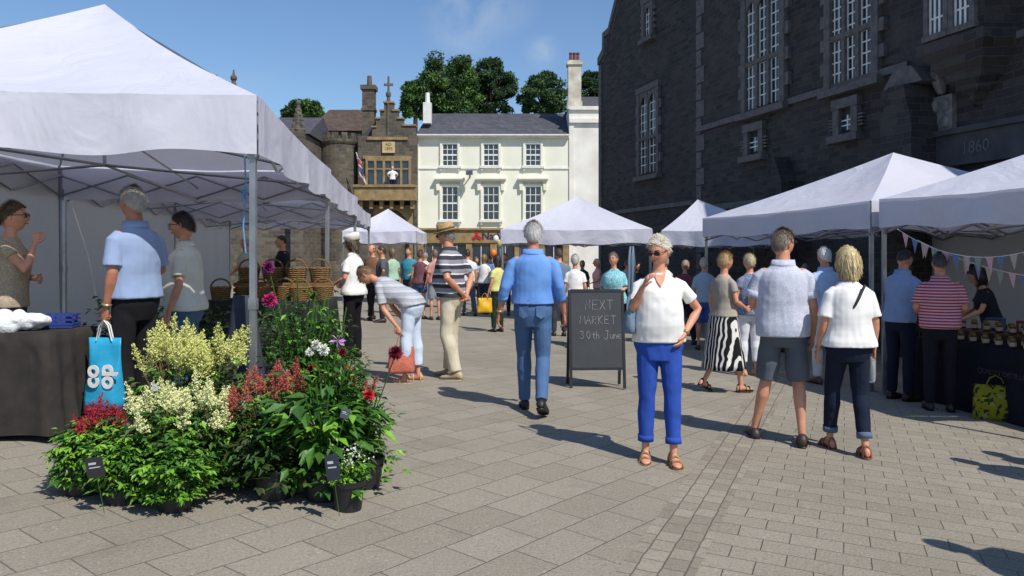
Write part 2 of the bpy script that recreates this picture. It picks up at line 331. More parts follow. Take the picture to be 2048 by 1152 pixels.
    if bk=='skirt':
        rg=[]
        for q in np.linspace(1.05,bl,12):
            q=float(q); t=(1.05-q)/(1.05-bl); rx,ry,yo=prof(max(q,.9)); ex=.010+.09*t**1.1
            kf=sum(J[s_]['k'].y+J[s_]['a'].y for s_ in(-1,1))*.1*t
            rg.append([T(V(((rx+ex)*math.cos(a)*(1+.06*t*math.sin(7*a+1)),yo+kf+(ry+ex+.03*t)*math.sin(a)*(1+.08*t*math.sin(9*a)),q))) for a in [2*math.pi*k/40 for k in range(40)]])
        v,f=loft(rg[::-1]); mk('skirt',v,f,bm,parent=ob,smooth=True)
    else:
        v,f=loft(rings([.79,.85,.90,.95,1.0,1.05],.006)); g.add(v,f)
        for sd in (-1,1):
            j=J[sd]; h,k,a=j['h'],j['k'],j['a']; sh=bk=='shorts'
            pts=[h+V((0,0,.02)),h.lerp(k,.3),h.lerp(k,min(.7,bl*.8))]; rr=[.086,.089,.076+(.018 if sh else 0)]
            if bl<=1: pts+=[h.lerp(k,bl)]; rr+=[.086]
            else:
                wd=.014 if bk=='loose' else 0
                pts+=[k,k.lerp(a,.30*(bl-1))+V((0,-.008,0)),k.lerp(a,.75*(bl-1)),k.lerp(a,bl-1)]; rr+=[.066+wd,.068+wd,.059+wd,.055+wd]
            v,f=tube(pts,rr,14,False); g.add(v,f)
        v,f=remesh(g.v,g.f,vox*.85,3,.010 if lod<2 else .006); tr=MB(); tr.add(v,f)
        tr.o('shorts' if bk=='shorts' else 'trousers',bm,parent=ob,smooth=True)
    sm_=shoes[1]; SM=pm('leather_'+sm_.strip('#'),sm_,None,12,.5,.2,40)
    for sd in (-1,1):
        M=J[sd]['F']; g=MB(); fl=.93 if female else 1; w0=fm*1.0
        if shoes[0]=='shoe':
            pf=[(-.082,.022,.05),(-.068,.037,.085),(-.02,.041,.10),(.03,.043,.088),(.08,.049,.064),(.135,.052,.05),(.175,.045,.042),(.197,.024,.03)]
            v,f=loft([[M@V((ww*w0*math.cos(t),yy*fl,-.074+max(-.006,hh*(.5+.5*math.sin(t))))) for t in [2*math.pi*q/12 for q in range(12)]] for yy,ww,hh in pf]); g.add(v,f)
        pts=[(.0,-.08),(.034,-.066),(.036,0),(.047,.09),(.046,.15),(.02,.195),(-.02,.197),(-.045,.15),(-.046,.09),(-.036,0),(-.034,-.066)]
        v=[M@V((a_*w0*1.05,b_*fl,c_)) for c_ in (-.082,-.066) for a_,b_ in pts]; n=len(pts)
        g.add(v,[tuple(range(n)),tuple(range(2*n-1,n-1,-1))]+[(i,(i+1)%n,(i+1)%n+n,i+n) for i in range(n)])
        if shoes[0]=='sandal':
            for yy,hw,hh in ((.115,.05,.045),(.055,.045,.068),(-.05,.038,.085)):
                g.tube([M@V((hw*w0*math.cos(t),yy*fl+(.01*math.sin(t)),-.074+(hh+.008)*math.sin(t))) for t in [math.pi*q/8 for q in range(9)]],.009,6,flat=.5)
        g.o('shoe' if shoes[0]=='shoe' else 'sandal',SM,parent=ob,smooth=True)
    for ex in extra:
        g=MB()
        if ex[0]=='belt':
            rg=[]
            for q,i_ in ((1.000,.012),(1.000,.027),(1.037,.027),(1.037,.012)):
                rx,ry,yo=prof(q); rg.append([T(((rx+i_)*math.cos(a),yo+(ry+i_)*math.sin(a),q)) for a in [2*math.pi*k/28 for k in range(28)]])
            v,f=loft(rg); g.add(v,f[:-2]); g.o('belt',pm('belt_leather',ex[1],None,12,.5,.2,40),parent=ob)
        if ex[0]=='pockets':
            for sd in(-1,1):
                rx,ry,yo=prof(.93); g=MB(); g.add([T((sd*.035,yo-ry-.014,.985)),T((sd*.120,yo-ry*.75-.010,.99)),T((sd*.120,yo-ry*.80-.014,.90)),T((sd*.08,yo-ry-.014,.872)),T((sd*.035,yo-ry-.02,.90))],[(0,1,2,3,4)])
                g.o('pocket',ex[1],parent=ob)
        if ex[0] in('sunglasses','glasses'):
            g.M=HM
            for sx in(-1,1):
                if ex[0]=='sunglasses': v,f=ell((sx*.033,.102,.010),(.027,.006,.019),12,6); g.add(v,f)
                else: g.tube([(sx*.031+.021*math.cos(t),.104,.010+.016*math.sin(t)) for t in [2*math.pi*q/12 for q in range(13)]],.002,5)
                g.tube([(sx*.055,.10,.014),(sx*.073,.06,.014),(sx*.079,-.01,.010)],.003,5)
            g.tube([(-.01,.106,.014),(.01,.106,.014)],.003,5); g.o('glasses',DARK,parent=ob,smooth=True)
        if ex[0]=='hat':
            g.M=HM; n=28
            if ex[1]=='cap': pr=[(1.15,-.02,.03),(1.16,-.02,.075),(1.28,-.02,.09),(1.2,-.02,.125),(.8,-.01,.145),(.3,0,.148)]
            else: pr=[(1.62,0,.050),(1.60,0,.056),(1.1,0,.062),(1.08,0,.09),(1.02,0,.135),(.8,0,.15),(.2,0,.147)]
            rg=[[( .078*s_*math.cos(a),.1*s_*math.sin(a)-.004+yo_,hh-.014*abs(math.cos(a))) for a in [2*math.pi*k/n for k in range(n)]] for s_,yo_,hh in pr]
            v,f=loft(rg); g.add(v,f)
            if ex[1]!='cap':
                rg=[[(.078*s_*math.cos(a),.1*s_*math.sin(a)-.004,hh-.012*abs(math.cos(a))) for a in [2*math.pi*k/n for k in range(n)]] for s_,hh in ((1.09,.064),(1.14,.066),(1.12,.085),(1.08,.087))]
                v,f=loft(rg); g.add(v,f[:-2],1)
            else: g.add(*ell((0,.115,.045),(.07,.06,.008),14,6))
            g.o('hat',[ex[2],pm('hat_band','#5a4a38')],parent=ob,smooth=True)
        if ex[0]=='watch':
            sd=ex[1]; w=J[sd]['w']; e=J[sd]['e']; d=(w-e).normalized(); g.tube([w-d*.022,w-d*.006],.034*fm,14,False); g.o('wristwatch',pm('watch_strap','#b9a477','#8a7a58',20,.35,.1,metal=.5),parent=ob,smooth=True)
        if ex[0]=='crossstrap':
            P=[]
            for t in np.linspace(0,1,13):
                t=float(t); q=1.43-.41*t; rx,ry,yo=prof(min(q,1.39)); xx=ex[1]*(.085-.22*t); P.append(T((xx,yo+ex[2]*(ry*math.sqrt(max(.05,1-(xx/(rx+.03))**2))+.028),q)))
            g.tube(P,.012,6,flat=.4,axis=(1,0,0)); g.o('bag_strap',DARK,parent=ob)
        if ex[0]=='cuff':
            for sd in(-1,1):
                g=MB(); j=J[sd]; c=j['k'].lerp(j['a'],bl-1); d=(j['a']-j['k']).normalized(); v,f=tube([c-d*.045,c+d*.004],.062,16,False); g.add(v,f)
                g.o('turn_up',ex[1],parent=ob,smooth=True)
        if ex[0]=='scuff':
            for sd in(-1,1):
                g=MB(); j=J[sd]; c=j['e'].lerp(j['w'],slv-1) if slv>1 else j['s'].lerp(j['e'],slv); d=((j['w']-j['e']) if slv>1 else (j['e']-j['s'])).normalized(); v,f=tube([c-d*.05,c+d*.006],(.047 if slv>1 else .070),16,False); g.add(v,f)
                g.o('sleeve_cuff',ex[1],parent=ob,smooth=True)
        if ex[0]=='vneck':
            yf=lambda q:prof(q)[1]+prof(q)[2]
            g.add([T((-.045,yf(1.43)-.008,1.465)),T((.045,yf(1.43)-.008,1.465)),T((.028,yf(1.39)+.014,1.405)),T((0,yf(1.35)+.022,1.36)),T((-.028,yf(1.39)+.014,1.405))],[(0,1,2,3,4)]); g.o('neckline',skinm(skin),parent=ob)
    Mw=Matrix.Translation((x,y,zz))@Matrix.Rotation(math.radians(face),4,'Z')@Matrix.Scale(H/1.75,4)
    return dict(ob=ob,hand={-1:Mw@hands[0],1:Mw@hands[1]},M=Mw,T=T)
def PG(px,py,H,face,label,*a,**k):
    x,y=G(px,py); return person(x,y,H,face,label,*a,**k)
WT=fab('#eceae6','#dcdad6'); JEAN=pattern('blue_denim','floral',['#4f6c94','#456186'],90); NAVY=fab('#1c2436'); BLK=fab('#17171a')
BLU=fab('#3050a8','#294694')
w1=PG(1318,922,1.67,176,'woman in white v-neck t-shirt and bright blue trousers, glancing down',('tee',WT,.66,.93,.016),('trousers',BLU,1.80),('sandal','#b08a62'),('short','#dcd3c0'),
  arms=('pocket','strap'),legs=('fwd','stand'),turn=-34,pitch=16,female=True,belly=.045,lod=0,wide=1.10,extra=(('sunglasses',),('watch',-1),('cuff',BLU),('vneck',)),skin='#d49b7e')
SH=fab('#6f9ad6','#5f8aca')
w2=PG(1066,826,1.80,-4,'man walking in light blue shirt and jeans with brown belt',('shirt',SH,1.5,1.0,.026),('trousers',JEAN,1.97),('shoe','#231f1d'),('short','#d9d7d2'),
  arms=(((.25,-.05,1.15),(.31,.02,.92)),((.24,-.06,1.15),(.28,.04,.92))),legs=('front','back'),lod=0,belly=.02,wide=1.06,extra=(('belt','#4a2f1e'),('pockets',JEAN),('watch',-1),('scuff',SH)),skin='#c98a6c')
w3=PG(903,757,1.80,62,'man in straw trilby and striped polo, hands behind back',('shirt',pattern('grey_striped_polo','stripe',['#3c3b44','#8d8b92','#dddbdc'],9.5),.8,.93,.03),('loose',fab('#cfc6ae','#bdb399'),1.97),('shoe','#b7a78a'),('short','#8f8a84'),
  arms=('behind','behind'),legs=('rear','fwd'),lod=0,belly=.06,pitch=8,lean=4,wide=1.04,extra=(('hat','x',pm('straw','#c9a873','#a88650',40,.8,.8,120)),('sunglasses',)))
w4=PG(822,764,1.60,80,'woman bending forward in pale grey striped top and pale cropped trousers',('tee',pattern('grey_pale_stripes','stripe',['#a6a9b0','#b8bac0','#92969e'],14),.8,.93,.03),('loose',fab('#cdd8e6','#bccadc'),1.72),('sandal','#cbb79a'),('short','#8c6f52'),
  arms=(((.16,.30,.90),(.15,.14,.70)),((.16,.30,.92),(.14,.12,.72))),legs=(((.10,.03,.50),(.10,.05,.08)),((.11,-.02,.5),(.11,-.06,.08))),lean=56,pitch=-4,female=True,lod=0,wide=1.10,extra=(('glasses',),))
w5=PG(706,716,1.68,70,'woman in white blouse, white cap and black trousers',('shirt',WT,.7,.90,.04),('loose',BLK,1.95),('shoe','#1c1c1c'),('bob','#5a4632'),arms=('hold','hold'),female=True,wide=1.08,extra=(('hat','cap',fab('#e8e2d4')),),pitch=15)
NLP=pattern('navy_leaf_print','floral',['#d9dbe2','#46548a'],44)
w6=PG(1566,886,1.80,-14,'man in white and navy floral shirt and grey shorts',('shirt',NLP,.78,.88,.04),('shorts',fab('#5f666e','#555b63'),.96),('shoe','#3a2f28'),('short','#8d7f70'),
  arms=('hold','down'),legs=(((.13,.05,.50),(.22,.10,.08)),((.12,.0,.50),(.14,-.08,.085))),turn=-45,lod=0,wide=1.10,belly=.04,extra=(('sunglasses',),('watch',-1),('scuff',NLP)))
w7=PG(1697,908,1.66,-2,'woman in white t-shirt and turned-up navy jeans holding a bottle',('tee',WT,.88,.92,.04),('trousers',NAVY,1.82),('sandal','#8a5a3c'),('bob','#d8c290'),
  arms=('down','down'),legs=('front','rear'),female=True,lod=0,wide=1.12,turn=18,extra=(('crossstrap',1,-1),('cuff',fab('#5e6b85')),('watch',-1)),curl=(.5,1.3))
w8=PG(1448,784,1.62,-62,'woman in taupe top and black and white wavy skirt, walking',('tee',fab('#a89f92','#988f82'),.55,.95,.016),('skirt',pattern('black_white_waves','wave',['#19191c','#d9d6d0'],6.5),.30),('sandal','#20201f'),('short','#c8a878'),
  arms=('down','hold'),legs=('back','front'),female=True,lod=0,wide=1.06)
w9=PG(1500,752,1.67,14,'woman in blue floral top and white cropped trousers with shoulder bag',('tee',pattern('blue_floral','floral',['#2c3a66','#c9d2e4'],34),.5,.88,.04),('trousers',fab('#e4e6ec'),1.7),('sandal','#caa980'),('short','#c9b894'),arms=('hold','down'),female=True,wide=1.06)
w10=PG(1650,768,1.78,8,'white-haired man in pale blue shirt and light trousers',('shirt',fab('#a9c3e6'),.8,.92,.03),('trousers',fab('#d8d8d4'),1.95),('shoe','#6b4a34'),('short','#e2e0dc'),arms=('down','hold'))
w11=PG(1800,800,1.76,-60,'man in pale denim shirt browsing a market stall',('shirt',fab('#8fa6c8','#7f96ba'),1.7,.9,.03),('trousers',NAVY,1.97),('shoe','#3a2a20'),('short','#3a3431'),arms=('reach','hold'),pitch=18,lean=6,extra=(('sunglasses',),))
w12=PG(1880,822,1.70,-22,'man in red striped polo and dark trousers at a stall',('shirt',pattern('red_white_stripes','stripe',['#a83448','#c8a8b0'],30),.78,.92,.03),('trousers',fab('#1e2027'),1.97),('shoe','#2a2220'),('short','#4a433e'),arms=('hold','hold'),pitch=12,belly=.04,wide=1.1)
w13=person(5.95,9.9,1.62,75,'stallholder with dark curly hair and dark top leaning over wares',('tee',fab('#22262e'),.6,.9,.02),('trousers',BLK,1.95),hair=('curly','#1f1a18'),arms=('reach','reach'),lean=14,pitch=12,female=True)
w14=PG(1228,705,1.66,150,'woman in turquoise patterned top and dark trousers, chatting',('tee',pattern('turquoise_print','floral',['#3fa9b8','#dff0ee','#1d6f86'],26),.9,.86,.045),('trousers',BLK,1.9),hair=('short','#6e665e'),arms=('hold','hold'),female=True,wide=1.12)
w15=PG(1150,690,1.62,-4,'woman in white top and long patterned skirt',('tee',WT,.7,.93,.025),('skirt',pattern('brown_print','floral',['#5b3038','#b9a08c'],30),.35),hair=('short','#cfccc6'),female=True)
w16=PG(1118,672,1.78,6,'man in grey t-shirt',('tee',fab('#6f7f8e'),.7,.92,.025),('trousers',fab('#3a3f4a'),1.95),hair=('short','#5c4f45'))
w17=person(-2.90,6.15,1.88,66,'grey-haired man in pale blue short-sleeved shirt and dark trousers',('shirt',pattern('fine_blue_check','floral',['#8a9cbc','#95a6c2'],70),.85,.95,.03),('loose',fab('#1d1c1f'),1.97),('shoe','#231f1d'),('short','#b9b5ae'),
  arms=(((.21,-.03,1.14),(.20,.04,.90)),'hold'),legs=('stand','stand'),lod=0,belly=.03,turn=-8,wide=1.04,extra=(('watch',-1),),curl=(1.6,.5),skin='#b97f64')
w18=person(-2.80,6.85,1.72,92,'dark-haired woman in cream blouse at a plant stall',('shirt',fab('#e0dbcc','#ccc7b8'),.75,.90,.03),('trousers',fab('#4c6a86'),1.95),hair=('short','#3a2e2a'),arms=('down','hold'),female=True,lod=0,belly=.06,wide=1.12,pitch=6,extra=(('glasses',),))
w19=person(-3.98,6.35,1.72,-75,'woman in floral top with hand raised to chin',('tee',pattern('beige_floral','floral',['#b8a88e','#6e5a48'],30),.4,.9,.02),('trousers',fab('#3a3a42'),1.95),hair=('full','#5a4636'),arms=('fold','chin'),female=True,extra=(('sunglasses',),))
w20=PG(840,638,1.66,-8,'woman in dark floral vest and denim shorts',('tee',pattern('dark_floral','floral',['#3a3238','#a86a72'],26),.2,.9,.02),('shorts',fab('#4a6488'),.6),hair=('short','#6a5040'),female=True)
w21=PG(995,664,1.58,40,'woman in yellow t-shirt and dark green trousers carrying a yellow bag',('tee',fab('#d9d489'),.6,.93,.02),('trousers',fab('#243428'),1.95),hair=('bob','#3a2f2a'),female=True)
def crowd(lst):
    for i,(px,py,H,fc,c1,cn,c2,hs,hc,fe) in enumerate(lst):
        PG(px,py,H,fc,'%s in %s, among market shoppers'%('woman' if fe else 'man',cn),('tee',fab(c1),.7 if i%3 else .9,.9,.02),('trousers' if i%4 else 'shorts',fab(c2),1.95 if i%4 else .95),('shoe','#3a332e'),(hs,hc),arms=(['down','hold','down','hip'][i%4],['hold','down','down','down'][i%4]),legs=(['stand','front','stand'][i%3],['stand','rear','wide'][i%3]),lod=2,female=fe,wide=1+.04*(i%4),group='shoppers in the market square')
crowd([(870,640,1.7,30,'#c58f86','a dusty pink top','#8a8f98','short','#7a6a5a',True),(818,628,1.75,160,'#3c8aa0','a teal shirt','#2f3440','short','#5a4a3a',False),(935,632,1.78,10,'#d9dde2','a white shirt','#54606e','short','#3a332c',False),(952,622,1.62,200,'#79b7c0','an aqua top','#2e3038','bob','#6e5540',True),
(968,628,1.68,-20,'#e5e2dc','a white top','#39404e','bob','#8a6a48',True),(1010,630,1.74,170,'#5b7a58','a green shirt','#3a3632','short','#4a4038',False),(916,618,1.72,20,'#8e3f48','a maroon shirt','#2c3038','bald','#6e6660',False),(1030,622,1.66,-30,'#ccb8a0','a beige top','#6a5a52','bob','#b89868',True),
(1060,640,1.75,15,'#2f3e5e','a navy shirt','#a59a84','short','#8a8680',False),(1195,640,1.70,90,'#d6b0b4','a pink top','#39404e','short','#c9c3b8',True),(1275,652,1.62,190,'#36383e','a charcoal top','#22242a','bob','#4a3a30',True),(1370,688,1.64,-40,'#7d4450','a maroon top','#2a2c34','short','#a08a72',True),
(1408,700,1.68,-10,'#9fb2c6','a pale blue top','#3a5a9a','short','#b8ae9e',True),(1556,705,1.72,60,'#4a5660','a slate grey shirt','#25272d','short','#6a5f54',False),(1610,690,1.7,-40,'#e0dfda','a white shirt','#3a3a3e','short','#8a8278',False),(765,645,1.68,95,'#54585e','a grey top','#2c2c30','short','#3a332c',False),(785,628,1.7,40,'#a6c8b0','a mint top','#444a52','bob','#7a6048',True),
(893,615,1.66,180,'#e0c860','a yellow top','#3a4254','long','#5e4a38',True),(980,612,1.78,0,'#6c86b4','a blue shirt','#3a3a40','short','#5a5048',False),(850,614,1.7,-30,'#f0efe9','a white top','#6a7a94','short','#9a9088',False),(1330,690,1.7,30,'#dcdcd8','a white blouse','#2c2c34','short','#a39a8c',True),(1085,618,1.7,200,'#b0533a','a rust top','#3a332e','short','#4a3a30',False),(745,640,1.72,150,'#7c5a44','a brown top','#2c2c30','bald','#5a5048',False),
(1255,640,1.72,20,'#c7d2e0','a pale shirt','#2c3038','short','#6a6058',False),(1165,630,1.66,160,'#3b5b4a','a dark green top','#2c2c30','bob','#7a6a58',True),(1040,612,1.76,0,'#e8e6e0','a white polo','#4a4640','short','#7a7068',False)])
person(*G(492,650),1.68,150,'stallholder in pale shirt among plants',('tee',fab('#c9c4b8'),.6,.9,.02),('trousers',BLK,1.95),hair=('short','#b8b2a8'),arms=('hold','hold'),lod=2)
person(*G(565,660),1.74,120,'stallholder in dark sweater',('tee',fab('#26282e'),1.8,.9,.02),('trousers',BLK,1.95),hair=('short','#2c2622'),arms=('hold','down'),lod=2)
for q,(x_,y_,H_) in enumerate([(3.25,3.35,1.72),(4.45,5.35,1.68),(4.9,5.6,1.75)]):
    person(x_,y_,H_,[60,20,-10][q],'shopper in blue shirt crossing the square',('tee',fab('#5a7096'),.7,.9,.02),('trousers',NAVY,1.95),legs=('front','back') if q==0 else ('stand','stand'),lod=2)
# --------------- ground
def paving():
    g=N('stone_paving'); O=g.tc.outputs['Object']; sp=g.n('ShaderNodeSeparateXYZ',{0:O})
    def br(rot,bw,bh,c1,c2,seed):
        mp=g.n('ShaderNodeMapping',{'Vector':O,'Rotation':(0,0,rot),'Location':(seed,seed*.3,0)})
        nv=g.n('ShaderNodeVectorMath',{0:g.noise(2.,2,out=1),1:(.03,)*3},operation='MULTIPLY').outputs[0]
        vv=g.n('ShaderNodeVectorMath',{0:mp.outputs[0],1:nv},operation='ADD').outputs[0]
        return g.n('ShaderNodeTexBrick',{'Vector':vv,'Color1':hx(c1),'Color2':hx(c2),'Mortar':hx('#6e685c'),'Scale':1.,'Mortar Size':.005,'Mortar Smooth':.8,'Brick Width':bw,'Row Height':bh})
    a=br(math.radians(-52),.44,.28,'#9d9586','#91897a',.1); c=br(math.radians(22.6),.27,.18,'#9b9384','#908879',.4)
    side=g.math('GREATER_THAN',g.math('SUBTRACT',sp.outputs[0],g.math('MULTIPLY',sp.outputs[1],.416)),-.9)
    col=g.mix(side,a.outputs[0],c.outputs[0]); fac=g.n('ShaderNodeMix',{0:side,2:a.outputs[1],3:c.outputs[1]}).outputs[0]
    col=g.mix(g.math('MULTIPLY',g.ramp(g.noise(.6,6),.4,.75),.35),col,hx('#787063'))
    col=g.mix(g.math('MULTIPLY',g.ramp(g.noise(80,3),.45,.75),.48),col,hx('#575147'))
    col=g.mix(g.math('MULTIPLY',g.ramp(g.noise(55,2),.62,.8),.55),col,hx('#c8c0b2'))
    col=g.mix(g.math('MULTIPLY',g.ramp(g.noise(2.2,5),.60,.74),.32),col,hx('#625b4f'))
    g.base(col,.8); g.b.inputs['Specular IOR Level'].default_value=.3
    g.bump(g.math('SUBTRACT',g.math('MULTIPLY',g.noise(60,4),.6),fac),.7,.010); return g.m
xs=[-300,-60,-30,-7,-3.5,0,3.5,7,12,30,60,300]; ys=[-60,0,9,20,45,60,100,400]
mk('ground',[(x,y,gz(x,y)) for y in ys for x in xs],[(j*12+i,j*12+i+1,j*12+13+i,j*12+12+i) for j in range(7) for i in range(11)],paving())['kind']='structure'
g=N('granite_setts'); mp=g.n('ShaderNodeMapping',{'Vector':g.tc.outputs['Object']})
nv=g.n('ShaderNodeVectorMath',{0:g.noise(6.,2,out=1),1:(.02,)*3},operation='MULTIPLY').outputs[0]; vv=g.n('ShaderNodeVectorMath',{0:mp.outputs[0],1:nv},operation='ADD').outputs[0]
br=g.n('ShaderNodeTexBrick',{'Vector':vv,'Color1':hx('#9d9484'),'Color2':hx('#867d6e'),'Mortar':hx('#686155'),'Scale':1.,'Mortar Size':.007,'Mortar Smooth':.9,'Brick Width':.15,'Row Height':.115})
g.base(g.mix(g.math('MULTIPLY',g.ramp(g.noise(60,4),.4,.7),.4),br.outputs[0],hx('#5e564a')),.8); g.bump(g.math('SUBTRACT',g.math('MULTIPLY',g.noise(40,4),.5),br.outputs[1]),.5,.010)
a0=math.atan2(1,.416); vs=[];nS=40
for i in range(nS+1):
    for sd in (-.175,.175):
        t=-8+i*.75; X=1.18+math.cos(a0)*t-math.sin(a0)*sd; Y=5+math.sin(a0)*t+math.cos(a0)*sd; vs.append((X,Y,gz(X,Y)+.005))
Mi=Matrix.Rotation(-a0,4,'Z')@Matrix.Translation((-1.18,-5,0)); vs=[Mi@V(v) for v in vs]
o=mk('paving_strip',vs,[(2*i,2*i+1,2*i+3,2*i+2) for i in range(nS)],g.m,loc=(1.18,5,0),rz=a0); o['kind']='structure'
# --------------- world
wd=bpy.data.worlds.new('World'); sc.world=wd; wd.use_nodes=True; nt=wd.node_tree; bg=nt.nodes['Background']; sky=nt.nodes.new('ShaderNodeTexSky'); sky.sky_type='NISHITA'; sky.sun_disc=False
EL=math.radians(50); sky.sun_elevation=EL; sky.sun_rotation=math.atan2(.64,-.77); sky.air_density=1.15; sky.dust_density=.3; sky.ozone_density=3.5
tc=nt.nodes.new('ShaderNodeTexCoord'); prev=sky.outputs[0]; lk=nt.links.new
tn=nt.nodes.new('ShaderNodeMix'); tn.data_type='RGBA'; tn.blend_type='MULTIPLY'; tn.inputs[0].default_value=1; lk(prev,tn.inputs[6]); tn.inputs[7].default_value=(.88,.98,1.12,1); prev=tn.outputs[2]
for (px,py,rad,am,sc_) in ((935,10,.075,.55,6),(1085,100,.03,.4,9),(470,60,.09,.22,5),(1010,0,.05,.35,8)):
    d=(W(px,py,100)-V((0,0,1.5))).normalized()
    dot=nt.nodes.new('ShaderNodeVectorMath'); dot.operation='DISTANCE'; lk(tc.outputs['Generated'],dot.inputs[0]); dot.inputs[1].default_value=d
    mr=nt.nodes.new('ShaderNodeMapRange'); mr.interpolation_type='SMOOTHSTEP'; lk(dot.outputs['Value'],mr.inputs[0]); mr.inputs[1].default_value=rad; mr.inputs[2].default_value=0
    mp=nt.nodes.new('ShaderNodeMapping'); lk(tc.outputs['Generated'],mp.inputs[0]); mp.inputs['Rotation'].default_value=(0,.5,.4); mp.inputs['Scale'].default_value=(1,1,2.2)
    nz=nt.nodes.new('ShaderNodeTexNoise'); lk(mp.outputs[0],nz.inputs['Vector']); nz.inputs['Scale'].default_value=sc_; nz.inputs['Detail'].default_value=6; nz.inputs['Distortion'].default_value=.6
    m2=nt.nodes.new('ShaderNodeMapRange'); lk(nz.outputs[0],m2.inputs[0]); m2.inputs[1].default_value=.42; m2.inputs[2].default_value=.8; m2.inputs[4].default_value=am*2
    mu=nt.nodes.new('ShaderNodeMath'); mu.operation='MULTIPLY'; lk(mr.outputs[0],mu.inputs[0]); lk(m2.outputs[0],mu.inputs[1])
    mx=nt.nodes.new('ShaderNodeMix'); mx.data_type='RGBA'; lk(mu.outputs[0],mx.inputs[0]); lk(prev,mx.inputs[6]); mx.inputs[7].default_value=(6,6.5,7,1); prev=mx.outputs[2]
lk(prev,bg.inputs[0]); bg.inputs[1].default_value=.11
sl=bpy.data.lights.new('sun','SUN'); sl.energy=4.6; sl.angle=math.radians(.5); sl.color=(1,.955,.88); so=bpy.data.objects.new('sun',sl); COL.objects.link(so)
so.rotation_euler=(V((.64*math.cos(EL),-.77*math.cos(EL),math.sin(EL)))).to_track_quat('Z','Y').to_euler(); so.location=(20,-25,40)
# --------------- tents
def tent(C,zb,zt,pk,label,walls=(),legs=(0,1,2,3)):
    cx=sum(c[0] for c in C)/4; cy=sum(c[1] for c in C)/4; e=empty('market_stall',(cx,cy,gz(cx,cy))); L(e,label,'market stall','white gazebo stalls in the square')
    oz=gz(cx,cy); lc=lambda p:V((p[0]-cx,p[1]-cy,p[2]-oz)); mb=MB(); va=MB(); fr=MB(); ns=24; nv=14
    for i in range(4):
        a,b=C[i],C[(i+1)%4]; outn=V((b[1]-a[1],a[0]-b[0],0)).normalized()
        if outn.dot(V((a[0]-cx,a[1]-cy,0)))<0: outn=-outn
        vs=[]
        for j in range(nv+1):
            v=j/nv
            for k in range(ns+1):
                u=k/ns; p=V((a[0]+(b[0]-a[0])*u,a[1]+(b[1]-a[1])*u,0)); q=p.lerp(V((pk[0],pk[1],0)),v)
                z=zt+(pk[2]-zt)*(v*.84+.16*v*v)-.07*math.sin(math.pi*v)*math.sin(math.pi*u)-.035*math.sin(math.pi*u)*(1-v)+.006*math.sin(23*u+5*v+i)*(1-v)*math.sin(math.pi*u)
                vs.append(lc((q.x,q.y,z)))
        mb.add(vs,[(j*(ns+1)+k,j*(ns+1)+k+1,(j+1)*(ns+1)+k+1,(j+1)*(ns+1)+k) for j in range(nv) for k in range(ns)])
        vs=[]
        for j in range(6):
            v=j/5
            for k in range(49):
                u=k/48; p=V((a[0]+(b[0]-a[0])*u,a[1]+(b[1]-a[1])*u,0)); off=.012+.03*v*math.sin(17*u+i*2)*math.sin(math.pi*u)+.015*v*math.sin(41*u)
                z=zt-.035*math.sin(math.pi*u)-(zt-zb)*v*(1-.10*math.sin(math.pi*u*3+i)**2*v)
                vs.append(lc((p.x+outn.x*off,p.y+outn.y*off,z)))
        va.add(vs,[(j*49+k,j*49+k+1,(j+1)*49+k+1,(j+1)*49+k) for j in range(5) for k in range(48)])
        ht=zt-.12; hb=zt-.42; ii=-outn*.05; nb=4
        for k in range(nb):
            for (u0,z0,u1,z1) in ((k/nb,ht,(k+1)/nb,hb),(k/nb,hb,(k+1)/nb,ht)):
                p=V((a[0]+(b[0]-a[0])*u0,a[1]+(b[1]-a[1])*u0,z0))+ii; q=V((a[0]+(b[0]-a[0])*u1,a[1]+(b[1]-a[1])*u1,z1))+ii*1.5; fr.tube([lc(p),lc(q)],.014,4,False)
        m=V(((a[0]+b[0])/2,(a[1]+b[1])/2,ht-.15)); fr.tube([lc(m),lc((pk[0],pk[1],zt+.15))],.014,4,False); fr.tube([lc(m-V((0,0,.15))),lc((pk[0],pk[1],zt-.25))],.014,4,False)
        fr.tube([lc((a[0],a[1],zt-.05)),lc((pk[0],pk[1],pk[2]-.06))],.013,4,False)
    fr.tube([lc((pk[0],pk[1],zt-.25)),lc((pk[0],pk[1],pk[2]-.05))],.02,6,False)
    mb.o('canopy',CANV,parent=e,smooth=True); va.o('valance',CANV,parent=e,smooth=True); fr.o('frame',METAL,parent=e)
    for i in legs:
        x,y=C[i]; x+=(cx-x)*.02; y+=(cy-y)*.02; g_=gz(x,y); b=MB(); p=lc((x,y,0)); b.box(p.x-.022,p.x+.022,p.y-.022,p.y+.022,g_-oz,zt-.05-oz); b.box(p.x-.029,p.x+.029,p.y-.029,p.y+.029,1.0+g_-oz,1.08+g_-oz); b.box(p.x-.034,p.x+.034,p.y-.034,p.y+.034,zb-.02-oz,zb+.12-oz); b.box(p.x-.06,p.x+.06,p.y-.06,p.y+.06,g_-oz+.001,g_-oz+.012); b.o('leg',METAL,parent=e)
    for i in walls:
        a,b=C[i],C[(i+1)%4]; vs=[]
        for j in range(9):
            for k in range(41):
                u=k/40;v=j/8; x=a[0]+(b[0]-a[0])*u; y=a[1]+(b[1]-a[1])*u; x+=(cx-x)*.015; y+=(cy-y)*.015; w=.03*math.sin(31*u)*v+.02*math.sin(13*u+2)*v
                g_=gz(x,y)+.03; vs.append(lc((x+w,y+w*.5,zt-.08-(zt-.08-g_)*v)))
        mk('side_wall',vs,[(j*41+k,j*41+k+1,(j+1)*41+k+1,(j+1)*41+k) for j in range(8) for k in range(40)],WALLC,parent=e,smooth=True)
    return e
